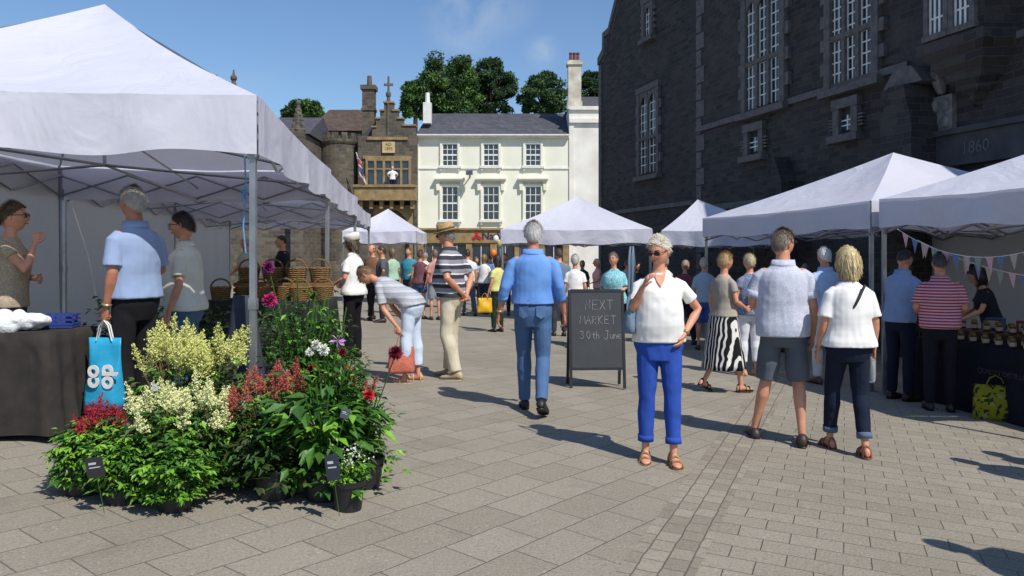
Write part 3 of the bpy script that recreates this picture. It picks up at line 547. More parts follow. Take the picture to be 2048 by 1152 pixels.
tA=tent([(-1.85,5.8),(-2.5,11.),(-5.95,10.5),(-5.3,5.15)],2.21,2.64,(-4.15,8.15,4.03),'large white gazebo with plant stall, open front and white side wall',walls=(2,))
tent([(-2.53,11.1),(-3.1,16.),(-6.6,15.6),(-6.0,10.62)],2.2,2.6,(-4.7,13.2,3.75),'white gazebo stall adjoining the plant stall',walls=(2,))
tent([(-3.13,16.1),(-3.72,21.),(-7.3,20.6),(-6.65,15.7)],2.15,2.5,(-5.3,18.3,3.5),'white gazebo stall at end of row',walls=(2,))
tent([(-5.3,25),(-3.0,25),(-3.0,28),(-5.3,28)],1.8,2.18,(-4.1,26.5,2.95),'small white peaked gazebo beyond the row')
tent([(-.28,20.),(3.4,19.4),(4.0,23),(.2,23.4)],1.72,2.08,(1.78,21.6,3.02),'white gazebo stall over crowd of shoppers')
tent([(3.55,19.0),(6.0,17.6),(6.2,20.4),(4.05,21.8)],1.66,2.02,(4.55,19.6,2.80),'white gazebo stall beside the stone hall')
tent([(3.56,14.9),(4.42,9.85),(8.2,10.7),(7.6,15.5)],1.79,2.14,(6.1,12.8,3.10),'wide white gazebo stall by the stone hall',walls=(2,))
tent([(4.47,9.72),(5.15,6.7),(8.3,7.3),(8.0,10.5)],1.80,2.15,(6.35,8.6,2.85),'white gazebo stall selling jars hung with bunting',walls=(2,))
# --------------- town hall
th=math.atan2(-.966,.256); TH=empty('stone_hall',(3.63,33,0),th); L(TH,'dark slate stone Gothic town hall with tall mullioned windows','building')
def tw(px,off=0.):
    k=(px-1024)/1600; D=12.39-off/.966*1.0; d=D/(k+.265); return (33-d)/.966,d
def tz(px,py,off=0.): return 1.5+(505-py)*tw(px,off)[1]/1600
b=MB(); b.prism([(0,-1.5),(9.4,-1.5),(9.4,10.6),(5.2,12.6),(2.6,11.9),(1.2,10.2),(.75,10.2),(.7,9.5),(0,9.2)],0,9)
b.prism([(9.402,-1.5),(31,-1.5),(31,7.6),(17.2,7.6),(17.2,9.6),(9.402,9.6)],-.55,8.9)
b.prism([(18.0,-1.5),(18.8,-1.5),(18.8,3.9),(18.6,4.6),(18.2,4.6),(18.0,3.9)],-1.25,-.552)
b.prism([(9.0,-1.5),(9.4,-1.5),(9.4,7.5),(9.2,8.2),(9.0,7.5)],-.5,-.002); b.prism([(13.7,-1.5),(14.3,-1.5),(14.3,3.2),(14.,3.8),(13.7,3.2)],-.95,-.552)
b.o('wall',STN,parent=TH)
b=MB(); b.box(17.2,31.2,-.7,9.1,7.605,7.75); b.box(9.3,17.19,-.7,9.1,9.605,9.75); b.prism([(9.5,9.751),(17.1,9.751),(15.5,12.2),(11,12.2)],3,8); b.o('roof',SLATE,parent=TH)
b=MB()
b.box(9.45,17.99,-.66,-.552,2.7,2.86); b.box(9.45,17.99,-.64,-.552,5.05,5.2); b.box(18.81,31,-.66,-.552,5.0,5.12); b.box(0.3,8.99,-.08,-.002,3.0,3.14); b.prism([(0,9.2),(.7,9.5),(.75,10.2),(1.2,10.2),(2.6,11.9),(5.2,12.6),(5.2,12.9),(2.5,12.2),(1.15,10.45),(.55,10.4),(.5,9.75),(0,9.5)],-.12,-.002)
b.box(-.02,.25,-.06,-.002,-1,9.19)
for k in range(20): b.box(9.38,9.4+(.45 if k%2 else .28),-.58,-.552,-1+.5*k,-1+.5*k+.46)
b.prism([(17.9,4.62),(18.9,4.62),(18.62,4.95),(18.18,4.95)],-1.1,-.553)
b.o('stone_trim',GRAN,parent=TH)
b=MB(); b.box(18.81,24,-.72,-.552,3.05,3.6); b.box(18.81,24,-.80,-.552,3.6,3.70); b.prism([(18.9,-1),(19.2,-1),(19.2,3.05),(18.9,3.05)],-.76,-.552); b.prism([(22.4,-1),(22.8,-1),(22.8,3.05),(22.4,3.05)],-.76,-.552); b.o('door_lintel',pm('dark_granite','#504e50','#393739',3,.85,.6,20),parent=TH)
text('1860',.30,pm('carved_letter','#6a6868'),TH,(19.7,-.727,3.32),name='date_lettering')
def gothic(px0,px1,py0,py1,off,lights,arch=True,rows=5,trans=None,parent=TH,name='window'):
    x0=tw(px0,off)[0]; x1=tw(px1,off)[0]; xm=(px0+px1)/2; z0=tz(xm,py1,off); z1=tz(xm,py0,off); yo=-off
    w=(x1-x0)/lights; gl=MB(); gl.box(x0,x1,yo-.02,yo-.002,z0,z1)
    for i in range(lights):
        a=x0+w*i
        for k in range(1,rows): z=z0+(z1-z0)*k/rows; gl.box(a,a+w,yo-.035,yo-.021,z-.015,z+.015,1)
        gl.box(a+w/2-.015,a+w/2+.015,yo-.037,yo-.021,z0,z1,1)
        if rows>3:
            for q in (.07,w-.07): gl.box(a+q-.015,a+q+.015,yo-.038,yo-.021,z0,z1,1)
    W_=gl.o(name,[GLASS,WHT],parent=parent)
    f=MB(); t=.20; f.box(x0-t,x0,yo-.12,yo-.001,z0-.1,z1+.15); f.box(x1,x1+t,yo-.12,yo-.001,z0-.1,z1+.15); f.box(x0-t-.03,x1+t+.03,yo-.14,yo-.001,z1+.152,z1+.36)
    for i in range(1,lights): f.box(x0+w*i-.055,x0+w*i+.055,yo-.11,yo-.001,z0,z1)
    for k in range(9):
        if k%2: z=z0+(z1-z0)*k/9; f.box(x0-t-.15,x0-t,yo-.10,yo-.001,z,z+(z1-z0)/9); f.box(x1+t,x1+t+.15,yo-.10,yo-.001,z,z+(z1-z0)/9)
    if trans: z=z0+(z1-z0)*trans; f.box(x0,x1,yo-.105,yo-.001,z-.06,z+.06)
    for i in range(lights):
        a=x0+w*i+.05; c=w-.1
        if arch:
            n=8; pts=[(a+c*(q/n),z1-.55*c*(abs(2*q/n-1)**2.2)) for q in range(n+1)]
            f.prism([(a-.01,z1-.55*c)]+[(p[0],p[1]-.02) for p in pts]+[(a+c+.01,z1-.55*c),(a+c+.03,z1+.15),(a-.03,z1+.15)],yo-.10,yo-.045)
    f.o('frame',GRAN,parent=W_); s=MB(); s.prism([(x0-.3,z0-.26),(x1+.3,z0-.26),(x1+.3,z0-.102),(x0-.3,z0-.102)],yo-.22,yo-.001); s.o('sill',GRAN,parent=W_)
gothic(1284,1318,190,345,0.,2,rows=9,trans=.45)
gothic(1294,1306,14,70,0.,1,rows=4)
gothic(1492,1560,-5,212,.55,3,rows=10,trans=.42)
gothic(1660,1742,-60,162,.55,3,rows=10,trans=.42)
gothic(1497,1518,276,304,.55,1,arch=False,rows=3)
gothic(1678,1702,232,262,.55,1,arch=False,rows=3)
x0=tw(1870,.55)[0]; x1=tw(2030,.55)[0]; b=MB(); zq=tz(1940,85,.55)
def oring(ins,pr,z): return [(x0+ins,-.552,z),(x0+ins+.12,-.552-pr,z),(x1-ins-.12,-.552-pr,z),(x1-ins,-.552,z)]
lv=[(.75,.06,-1.15),(.70,.16,-1.05),(.70,.16,-.98),(.50,.26,-.88),(.50,.26,-.80),(.34,.36,-.70),(.34,.36,-.60),(.18,.50,-.46),(.18,.50,-.34),(.0,.66,-.18),(.0,.66,0.),(.10,.58,.02),(.10,.58,7.5-zq)]
b.add(*loft([oring(i_,p_,zq+z_) for i_,p_,z_ in lv])); b.o('oriel_bay',STN,parent=TH)
wm=(x1-x0-.6)/2
for i in range(2):
    gl=MB(); a=x0+.42+i*wm; yq=-.552-.58; gl.box(a,a+wm-.25,yq-.022,yq-.002,zq+.15,7.4)
    for k in range(4): gl.box(a,a+wm-.25,yq-.036,yq-.023,zq+.4+k*.42,zq+.43+k*.42,1)
    for k in range(4): q=a+(wm-.25)*k/3; gl.box(q-.02,q+.02,yq-.038,yq-.023,zq+.15,7.4,1)
    w_=gl.o('window',[GLASS,WHT],parent=TH); f=MB(); f.box(a-.12,a-.02,yq-.08,yq-.001,zq+.05,7.45); f.box(a+wm-.23,a+wm-.13,yq-.08,yq-.001,zq+.05,7.45); f.box(a-.14,a+wm-.11,yq-.1,yq-.001,zq+.03,zq+.13); f.o('frame',GRAN,parent=w_)
b=MB(); xq=tw(1878,.55)[0]; zc=tz(1878,232,.55); b.box(xq-.28,xq+.28,-.66,-.552,zc-.33,zc+.33)
for k in range(4): v,f=ell((xq+(-.13 if k%2 else .13),-.67,zc+(-.15 if k<2 else .15)),(.1,.05,.12),10,6); b.add(v,f)
v,f=ell((xq,-.72,zc+.75),(.13,.1,.16),10,6); b.add(v,f); b.tube([(xq,-.62,zc+.45),(xq,-.7,zc+.7),(xq,-.66,zc+1.0)],[.1,.16,.08],8); b.o('carved_panel',pm('pale_carving','#8b8884','#67655f',9,.8,.6,20),parent=TH)
# --------------- rear buildings
def C(px,py,d=50.): return ((px-1024)*d/1600,1.5+(505-py)*d/1600)
gb=gz(0,50)
cb=empty('bank_building',(0,50,0)); L(cb,'cream rendered three-storey bank with slate roof and sash windows','building')
xl,ze=C(835,272); xr,_=C(1138,268)
b=MB(); b.box(xl,xr,0,9,2.9,ze); b.o('wall',CREAM,parent=cb)
b=MB(); b.box(xl,xr,.02,9,gb-.3,2.897); b.box(xl,xr,-.18,.018,2.1,2.897); b.box(xl,xr,-.3,-.002,2.9,3.02)
for k in range(7): q=xl+.2+(xr-xl-.4)*k/6; b.box(q-.18,q+.18,-.12,.018,gb-.3,2.098)
b.o('shopfront',TAN,parent=cb)
for k in range(6):
    q=xl+.2+(xr-xl-.4)*(k+.5)/6; b=MB(); b.box(q-.5,q+.5,-.02,.018,gb+.5,1.95); b.box(q-.02,q+.02,-.04,-.02,gb+.5,1.95,1); b.o('shop_window',[GLASS,WHT],parent=cb)
b=MB(); zr=C(0,220)[1]; b.add([(xl-.1,-.3,ze+.002),(xr,-.3,ze+.002),(xr,9.2,ze+.002),(xl-.1,9.2,ze+.002),(xl+.4,3.3,zr+.35),(xr,3.3,zr+.35)],[(0,1,5,4),(2,3,4,5),(0,4,3),(1,2,5),(0,3,2,1)]); b.o('roof',SLATE,parent=cb)
b=MB(); b.box(xl,xr,-.32,-.002,ze-.12,ze-.003); b.box(xl,xr,-.42,-.322,ze-.02,ze+.06); b.box(xl+.0,xl+.07,-.1,-.002,3.1,ze-.12); b.box(xl+.1,xr,-.06,-.002,C(0,372)[1]+1.05,C(0,372)[1]+1.15)
b.o('gutter',WHT,parent=cb)
def sash(par,x,z0,z1,w,hood,nx=3,ny=4,yo=0.):
    g_=MB(); g_.box(x-w/2,x+w/2,yo-.03,yo-.002,z0,z1)
    for k in range(nx+1): q=x-w/2+w*k/nx; t=.05 if k in(0,nx) else .02; g_.box(q-t,q+t,yo-.05,yo-.031,z0,z1,1)
    for k in range(ny+1): q=z0+(z1-z0)*k/ny; t=.05 if k in(0,ny,ny//2) else .02; g_.box(x-w/2,x+w/2,yo-.052,yo-.031,q-t,q+t,1)
    W_=g_.o('window',[GLASS,WHT],parent=par); f=MB(); t=.14; f.box(x-w/2-t,x-w/2,yo-.12,yo-.001,z0,z1); f.box(x+w/2,x+w/2+t,yo-.12,yo-.001,z0,z1); f.box(x-w/2-t,x+w/2+t,yo-.12,yo-.001,z1,z1+.14)
    if hood:
        f.box(x-w/2-.45,x+w/2+.45,yo-.38,yo-.001,z1+.42,z1+.52); f.box(x-w/2-.36,x+w/2+.36,yo-.26,yo-.001,z1+.30,z1+.419)
        for s in(-1,1): f.prism([(x+s*(w/2+.24)-.09,z1-.25),(x+s*(w/2+.24)+.09,z1-.25),(x+s*(w/2+.24)+.12,z1+.299),(x+s*(w/2+.24)-.12,z1+.299)],yo-.2,yo-.003)
    f.o('frame',CREAM,parent=W_); s=MB(); s.box(x-w/2-.22,x+w/2+.22,yo-.2,yo-.001,z0-.14,z0)
    for s_ in (-1,1): s.box(x+s_*(w/2+.08)-.06,x+s_*(w/2+.08)+.06,yo-.14,yo-.001,z0-.28,z0-.141)
    s.o('sill',WHT,parent=W_)
for px in (900,982,1066):
    sash(cb,C(px,0)[0],C(0,332)[1],C(0,288)[1],.95,False); sash(cb,C(px,0)[0],C(0,440)[1],C(0,373)[1],1.0,True)
text('NatWest',.62,pm('navy_letter','#2a1a4a','#2a1a4a',3,.5,0),cb,(C(1001,0)[0],-.19,2.5),name='sign_lettering',bold=.012)
b=MB()
for k in range(3):
    a=math.radians(90+120*k); b.M=Matrix.Translation((C(954,0)[0]+.17*math.cos(a),-.2,2.5+.17*math.sin(a)))@Matrix.Rotation(-a,4,'Y'); b.box(-.14,.14,-.02,.015,-.09,.09)
b.M=None; b.o('sign_emblem',pm('red_emblem','#c8202c','#a81822',3,.5,0),parent=cb)
b=MB(); x_,z_=C(940,348); b.tube([(x_,0,z_-.2),(x_,-.5,z_),(x_+.1,-.8,z_+.05)],.05,6); b.box(x_-.2,x_+.2,-.95,-.6,z_-.12,z_+.12); b.o('floodlight',pm('grey_metal','#55585c'),parent=cb)
pb=empty('pale_building',(0,50.0,0)); L(pb,'pale rendered building with cornice and tall chimney','building')
xa=xr+.005; b=MB(); b.box(xa,xa+7,.0,9,gb-.3,C(0,215)[1]); b.box(xa,xa+7,-.2,-.002,C(0,246)[1],C(0,238)[1]); b.box(xa,xa+7,-.15,-.002,C(0,220)[1],C(0,213)[1]); b.box(xa,xa+.3,-.08,-.002,gb,C(0,246)[1]-.002); b.o('wall',CREAM2,parent=pb)
b=MB(); b.box(xa-.1,xa+7,2,9.1,C(0,215)[1]+.005,C(0,215)[1]+.1); b.add([(xa+1.,2.2,10.8),(xa+7,2.2,10.8),(xa+7,8,10.8),(xa+1.,8,10.8),(xa+1.,5,12.2),(xa+7,5,12.2)],[(0,1,5,4),(2,3,4,5),(0,4,3),(1,2,5)]); b.o('roof',SLATE,parent=pb)
b=MB(); c0=C(1138,0)[0]; zt=C(0,115)[1]; z0=C(0,215)[1]+.005; b.box(c0,c0+.82,.6,1.4,z0,zt-.3); b.box(c0-.08,c0+.9,.5,1.5,zt-.3,zt-.12); b.box(c0+.05,c0+.77,.65,1.35,zt-.12,zt); b.box(c0-.06,c0+.88,.54,1.46,z0+.002,z0+.5)
ch=b.o('chimney',pm('stained_render','#d8d2c2','#a39a86',1.5,.85,.3,10),parent=pb); b=MB()
for k in range(3): b.tube([(c0+.18+.23*k,1.,zt-.05),(c0+.18+.23*k,1.,zt+.55)],[.11,.09],10,False); b.tube([(c0+.18+.23*k,1.,zt+.45),(c0+.18+.23*k,1.,zt+.5)],.125,10,False)
b.o('chimney_pot',pm('terracotta','#80493a','#5c3428'),parent=ch)
# --------------- gatehouse
gh=empty('stone_gatehouse',(0,49.4,0)); L(gh,'brown stone gatehouse with stepped gable, carved finial and balcony','building')
c=lambda px,py:C(px,py,49.4)
xL=c(716,0)[0]; xR=c(834,0)[0]; zE=c(0,272)[1]
steps=[(744,272),(744,255),(752,255),(752,238),(760,238),(760,222),(768,222),(768,206),(786,206),(786,222),(796,222),(796,238),(806,238),(806,252),(830,252),(830,272)]
b=MB(); b.box(xL,xR,0,8,c(0,375)[1],zE); b.box(xL,c(745,0)[0],0,8,gb-.3,c(0,375)[1]-.003); b.box(c(828,0)[0],xR,0,8,gb-.3,c(0,375)[1]-.003); b.box(c(745,0)[0],c(828,0)[0],.5,8,gb-.3,c(0,375)[1]-.003); b.prism([(c(*s)[0],c(*s)[1]+.003) for s in steps],0,.6)
b.o('wall',STB,parent=gh)
b=MB()
for i in range(1,len(steps)-1):
    if steps[i][1]==steps[i+1][1]: x0_,z_=c(*steps[i]); x1_,_=c(*steps[i+1]); b.box(x0_-.05,x1_+.05,-.08,.68,z_+.005,z_+.1)
b.box(c(726,0)[0],c(824,0)[0],-.1,-.002,c(0,318)[1],c(0,312)[1]); b.box(c(734,0)[0],c(816,0)[0],-.09,-.002,c(0,280)[1],c(0,274)[1])
b.box(xL-.1,xR,-.7,-.002,c(0,402)[1],c(0,376)[1]); b.box(xL-.15,xR+.02,-.8,-.002,c(0,376)[1]+.002,c(0,371)[1])
for k in range(6): q=xL+.25+k*(xR-xL-.5)/5; b.prism([(q-.1,c(0,402)[1]-.5),(q+.1,c(0,402)[1]-.5),(q+.12,c(0,402)[1]-.003),(q-.12,c(0,402)[1]-.003)],-.45,-.002)
n=10; A=[(c(745,0)[0]+(c(828,0)[0]-c(745,0)[0])*k/n) for k in range(n+1)]; za=c(0,410)[1]
b.prism([(A[0],gb),(A[0]+.3,gb)]+[(A[0]+.3+(A[-1]-A[0]-.6)*k/n, za-1.5+1.2*math.sin(math.pi*k/n)**.6 if 0<k<n else za-1.5) for k in range(n+1)]+[(A[-1]-.3,gb),(A[-1],gb),(A[-1],za-.003),(A[0],za-.003)],.1,.45)
b.o('stone_trim',TAN,parent=gh)
b=MB(); x0_,x1_=c(765,0)[0],c(790,0)[0]; b.box(x0_,x1_,-.12,-.003,c(0,306)[1],c(0,284)[1]); b.o('date_plaque',pm('pale_plaque','#cdb88c','#b8a274',3,.85,.4,20),parent=gh); text('AD\n1895',.27,pm('plaque_letter','#5a4828'),gh,((x0_+x1_)/2,-.125,c(0,294)[1]+.0),name='date_lettering')
b=MB(); x0_,x1_=c(734,0)[0],c(820,0)[0]; z0_,z1_=c(0,371)[1]+.02,c(0,322)[1]; n=5
for k in range(n+1): q=x0_+(x1_-x0_)*k/n; b.box(q-.07,q+.07,-.14,-.003,z0_,z1_)
b.box(x0_-.08,x1_+.08,-.13,-.003,z1_,z1_+.14); b.box(x0_,x1_,-.125,-.01,(z0_+z1_)/2+.2,(z0_+z1_)/2+.3)
W_=MB(); W_.box(x0_,x1_,-.03,-.003,z0_,z1_); w_=W_.o('window',[GLASS],parent=gh); b.o('frame',TAN,parent=w_)
b=MB(); fx=c(776,0)[0]; fz=c(0,206)[1]; b.tube([(fx,.2,fz-.1),(fx,.2,fz+.6),(fx,.2,fz+1.1)],[.14,.08,.06],8); b.box(fx-.28,fx+.28,.14,.26,fz+1.1,fz+1.24); b.tube([(fx,.2,fz+1.1),(fx,.2,fz+1.65)],[.07,.06],8); b.tube([(fx,.2,fz+.5),(fx,.2,fz+.62)],.16,8)
b.tube([(fx,-.02,c(0,300)[1]+.8),(fx,-.02,fz)],[.07,.07],6); b.o('finial',STB,parent=gh)
b=MB(); x0_=c(718,0)[0]; b.box(x0_,x0_+.75,1,1.8,zE+.003,c(0,172)[1]); b.box(x0_-.1,x0_+.85,.9,1.9,c(0,172)[1]+.002,c(0,163)[1]); b.tube([(x0_+.4,1.4,c(0,165)[1]),(x0_+.4,1.4,c(0,142)[1])],[.18,.14],8,False); b.box(x0_-.06,x0_+.81,.94,1.86,c(0,215)[1],c(0,210)[1]); b.o('chimney',STB,parent=gh)
b=MB(); b.add([(xL,.61,zE+.01),(xR,.61,zE+.01),(xR,8,zE+.01),(xL,8,zE+.01),((xL+xR)/2,.61,c(0,212)[1]),((xL+xR)/2,8,c(0,212)[1])],[(0,4,5,3),(1,2,5,4),(0,1,4),(3,5,2)]); b.o('roof',SLATE,parent=gh)
b=MB(); x_,z_=C(852,188); b.box(x_-.25,x_+.25,.6,1.2,ze+.9,z_-.4); b.tube([(x_,.9,z_-.4),(x_,.9,z_+.25)],[.16,.13],8,False); b.o('chimney',WHT,parent=cb)
person(c(787,0)[0],49.0,1.7,20,'person in white shirt leaning on the balcony window',('tee',WT,.8,.9,.02),('trousers',NAVY,1.95),hair=('short','#cac6c0'),arms=('hip','hip'),lod=2,z=c(0,371)[1]-.55)
# --------------- others
rt=empty('round_tower',(C(675,0)[0],50.5,0)); L(rt,'round crenellated stone tower with slit windows','tower')
b=MB(); zt=C(0,280)[1]; b.tube([(0,0,gb-.3),(0,0,C(0,375)[1]),(0,0,zt-.3)],[1.28,1.25,1.25],28,False); b.tube([(0,0,zt-.3),(0,0,zt-.15),(0,0,zt)],[1.3,1.38,1.38],28,False)
for k in range(14):
    b.M=Matrix.Rotation(2*math.pi*k/14,4,'Z'); b.box(-.18,.18,-1.38,-1.1,zt,zt+.38)
b.M=None; b.o('wall',STB,parent=rt)
br_=empty('tiled_roof_house',(0,55,0)); L(br_,'stone house with brown tiled hipped roof','house'); c=lambda px,py:C(px,py,55)
b=MB(); x0_,z0_=c(618,262); x1_,_=c(735,0); _,z1_=c(0,210); b.box(x0_+.1,x1_,0,7,gb-.3,z0_); b.o('wall',STB,parent=br_); b=MB(); b.add([(x0_,-.2,z0_),(x1_+.2,-.2,z0_),(x1_+.2,7.2,z0_),(x0_,7.2,z0_),(x0_+.6,3.5,z1_+.3),(x1_-.2,3.5,z1_+.3)],[(0,1,5,4),(2,3,4,5),(0,4,3),(1,2,5)]); b.o('roof',BRROOF,parent=br_)
lb=empty('stone_church_hall',(0,46,0)); L(lb,'stone hall with slate roof, gable finial and pinnacle','building'); c=lambda px,py:C(px,py,46)
b=MB(); zr_=c(0,225)[1]; ze_=c(0,268)[1]; b.prism([(c(300,0)[0],gb-.3),(c(612,0)[0],gb-.3),(c(612,0)[0],ze_),(c(545,0)[0],ze_),(c(465,0)[0],c(0,172)[1]),(c(385,0)[0],ze_),(c(300,0)[0],ze_)],0,.6); b.box(c(300,0)[0],c(612,0)[0],.6,8,gb-.3,ze_); b.o('wall',STB,parent=lb)
b=MB(); x0_,x1_=c(300,0)[0],c(618,0)[0]; b.add([(x0_,-.1,ze_+.01),(x1_,-.1,ze_+.01),(x1_,7.2,ze_),(x0_,7.2,ze_),(x0_,3.5,zr_+.3),(x1_,3.5,zr_+.3)],[(0,1,5,4),(2,3,4,5),(0,4,3),(1,2,5)]); b.o('roof',SLATE,parent=lb)
b=MB(); x_=c(465,0)[0]; z_=c(0,172)[1]; b.tube([(x_,.2,z_-.2),(x_,.2,z_+.35)],[.22,.12],8,False); b.add(*ell((x_,.2,z_+.5),(.2,.2,.2),10,6)); b.tube([(x_,.2,z_+.6),(x_,.2,z_+.95)],[.1,.04],8); b.o('finial',STB,parent=lb)
b=MB(); x_=c(599,0)[0]; b.box(x_-.35,x_+.35,-.6,-.002,gb,c(0,262)[1]); b.tube([(x_,-.25,c(0,262)[1]),(x_,-.25,c(0,208)[1])],[.42,.06],8,False); b.add(*ell((x_,-.25,c(0,207)[1]),(.14,.14,.16),8,6))
for k in range(5):
    z_=c(0,262-10*k)[1]; r_=.42-.07*k
    for a in (0.8,2.4,3.9,5.5): b.add(*ell((x_+r_*math.cos(a),-.25+r_*math.sin(a),z_),(.08,.08,.09),6,4))
b.o('pinnacle',STB,parent=lb)
b=MB(); x_=c(388,0)[0]; b.box(x_-.35,x_+.35,3,3.8,zr_-.5,c(0,133)[1]); b.tube([(x_,3.4,c(0,134)[1]),(x_,3.4,c(0,124)[1])],[.15,.12],8,False); b.o('chimney',pm('red_brick','#8a4a3a','#6a382c'),parent=lb)
fl=MB(); fl.tube([(0,0,0),(-.5,-.5,1.9)],.03,6); fo=fl.o('flag',WHT,loc=(C(738,0)[0],49.0,C(0,372)[1])); L(fo,'union flag hanging from angled pole on gatehouse','flag')
vs=[(-.5+.035*j*1.0+.08*i,-.5+.05*math.sin(2*i+j),1.8-.22*j-.12*i) for j in range(7) for i in range(5)]
g=N('flag_cloth'); w=g.n('ShaderNodeTexWave',{'Vector':g.tc.outputs['Object'],'Scale':.8,'Distortion':3.}); w.bands_direction='DIAGONAL'; g.base(g.mix(g.math('GREATER_THAN',w.outputs[1],.75),g.mix(g.math('GREATER_THAN',w.outputs[1],.45),hx('#4a5878'),hx('#d6d2d0')),hx('#a84a54')),.8)
mk('flag_cloth',vs,[(j*5+i,j*5+i+1,j*5+6+i,j*5+5+i) for j in range(6) for i in range(4)],g.m,parent=fo,smooth=True)
# --------------- hill, trees
vs=[];nx=30;ny=14
for j in range(ny):
    for i in range(nx):
        x=-170+340*i/(nx-1); y=68+220*j/(ny-1); h=20*min(1,max(0,(y-72)/50))**.8+3*math.sin(x*.04+y*.03)*min(1,(y-68)/60)-1.5; vs.append((x,y,h))
mk('hill',vs,[(j*nx+i,j*nx+i+1,(j+1)*nx+i+1,(j+1)*nx+i) for j in range(ny-1) for i in range(nx-1)],pm('grass','#3d5524','#2c3d1a',.2,.9,.6,2,.2),smooth=True)['kind']='structure'
TL=pm('tree_leaf_mid','#3a5a24','#243c18',.5,.7,.2,20); TL2=pm('tree_leaf_light','#5c8034','#42642a',.5,.7,.2,20); TL3=pm('pine_needles','#34502a','#20351e',.6,.8,.2,20); TL4=pm('pine_needles_light','#4a6636','#345028',.6,.8,.2,20)
def tree(px,ytop,ybot,wpx,d,pine,label):
    x=(px-1024)*d/1600; zt=1.5+(505-ytop)*d/1600; zb=1.5+(505-ybot)*d/1600; w=wpx*d/1600/2; base=min(zb-2,19); e=empty('tree',(x,d,base)); L(e,label,'tree'); rr=random.Random(px)
    H=zt-base; cb_=zb-base; t=MB(); t.tube([(0,0,-1.5),(.1,0,H*.4),(-.1,.1,H*.85)],[.4,.3,.1],8); pos=[];dr=[];sz=[];mi=[]; nc=int(52+w*9)
    for k in range(nc):
        a=k*2.39996+rr.uniform(-.3,.3); v=rr.uniform(0,1); env=(math.sin(math.pi*(.14+.72*v))**.5) if not pine else (.70+.30*math.sin(math.pi*min(1,v*1.1)))*(1 if v<.72 else 1-2.0*(v-.72))
        r=w*rr.uniform(.25,1)**.5*env*.92
        c_=V((r*math.cos(a),r*math.sin(a),cb_+(H-cb_)*(.06+.86*v)))
        if k%2==0: t.tube([(0,0,max(.3,c_.z*.6)),(c_.x*.6,c_.y*.6,c_.z-.2),tuple(c_)],[.12,.08,.03],5)
        rc=w*rr.uniform(.15,.26); n=200; q=NR.normal(0,1,(n,3)); q/=np.linalg.norm(q,axis=1)[:,None]; q*=(NR.uniform(.2,1,(n,1))**.4)*rc; q[:,2]*=.55 if pine else .8
        pos.append(q+np.array(tuple(c_))); dr.append(NR.normal(0,1,(n,3))); sz.append(NR.uniform(.28,.6,n)); mi+= [0 if rr.random()<.6 else 1]*n*2
    t.o('trunk',BARK,parent=e); pos=np.concatenate(pos); v,f=scatter(LEAF,pos,np.concatenate(dr),NR.normal(0,1,pos.shape),np.concatenate(sz))
    mk('crown',v,f,[TL3,TL4] if pine else [TL,TL2],mi,parent=e)
tree(898,112,240,132,122,False,'broad leafy green tree on the hill'); tree(980,112,232,112,128,True,'spreading dark pine on the hill'); tree(1088,144,232,104,126,True,'dark rounded pine on the hill'); tree(1184,142,222,76,130,True,'pine beside tall chimney on the hill')
tree(830,160,236,60,118,False,'small green tree on the hill'); tree(612,203,240,70,110,False,'green tree beyond stone hall'); tree(590,212,250,54,115,True,'dark conifer beyond stone hall'); tree(868,170,240,70,126,False,'green tree on the wooded hill'); tree(942,150,235,80,132,False,'dense green tree on the wooded hill')
# --------------- chalk board
x_,y_=G(1196,778); ab=empty('a_board',(x_,y_,gz(x_,y_)),math.radians(3)); L(ab,'black chalkboard sign announcing next market date','sign')
BB=pm('blackboard','#3a3d41','#303337',3,.6,.1,20); CH=pm('chalk','#d8d8d4','#bdbdb8',60,.9,0)
tl=math.radians(8)
for sgn,nm in((1,'board'),(-1,'rear_board')):
    Mx=Matrix.Translation((0,.0 if sgn>0 else .34,0))@Matrix.Rotation(-tl*sgn,4,'X')
    b=MB(); b.M=Mx; b.box(-.29,.29,-.012,.012,.24,1.10); b.o(nm,BB,parent=ab)
    b=MB(); b.M=Mx
    for s in(-1,1): b.box(s*.305-.015,s*.305+.015,-.018,.018,0,1.12)
    b.box(-.29,.29,-.018,.018,1.10,1.13); b.box(-.29,.29,-.018,.018,.21,.24); b.o('frame',DARK,parent=ab)
GLY={'N':[[(0,0),(0,1),(.5,0),(.5,1)]],'E':[[(.5,1),(0,1),(0,0),(.5,0)],[(0,.5),(.4,.5)]],'X':[[(0,0),(.55,1)],[(0,1),(.55,0)]],'T':[[(0,1),(.6,1)],[(.3,1),(.3,0)]],'M':[[(0,0),(.08,1),(.35,.4),(.62,1),(.7,0)]],'A':[[(0,0),(.3,1),(.6,0)],[(.12,.4),(.48,.4)]],'R':[[(0,0),(0,1),(.45,.9),(.45,.6),(0,.5),(.5,0)]],'K':[[(0,0),(0,1)],[(.5,1),(0,.45),(.5,0)]],
'3':[[(0,.9),(.25,1),(.45,.8),(.2,.55),(.45,.3),(.25,0),(0,.1)]],'0':[[(.25,0),(0,.4),(.1,.9),(.3,1),(.48,.6),(.4,.1),(.25,0)]],'t':[[(.15,.8),(.15,.05),(.3,0)],[(0,.55),(.3,.55)]],'h':[[(0,0),(0,1)],[(0,.45),(.2,.55),(.32,.4),(.32,0)]],'J':[[(.45,1),(.45,.1),(.25,-.1),(0,.1)],[(.2,1),(.6,1)]],'u':[[(0,.55),(.02,.1),(.2,0),(.35,.15),(.36,.55)],[(.36,.2),(.4,0)]],'n':[[(0,0),(0,.55)],[(0,.4),(.2,.55),(.34,.4),(.36,0)]],'e':[[(0,.28),(.34,.32),(.25,.55),(.05,.5),(0,.2),(.15,0),(.36,.08)]],' ':[]}
b=MB(); b.M=Matrix.Rotation(-tl,4,'X')
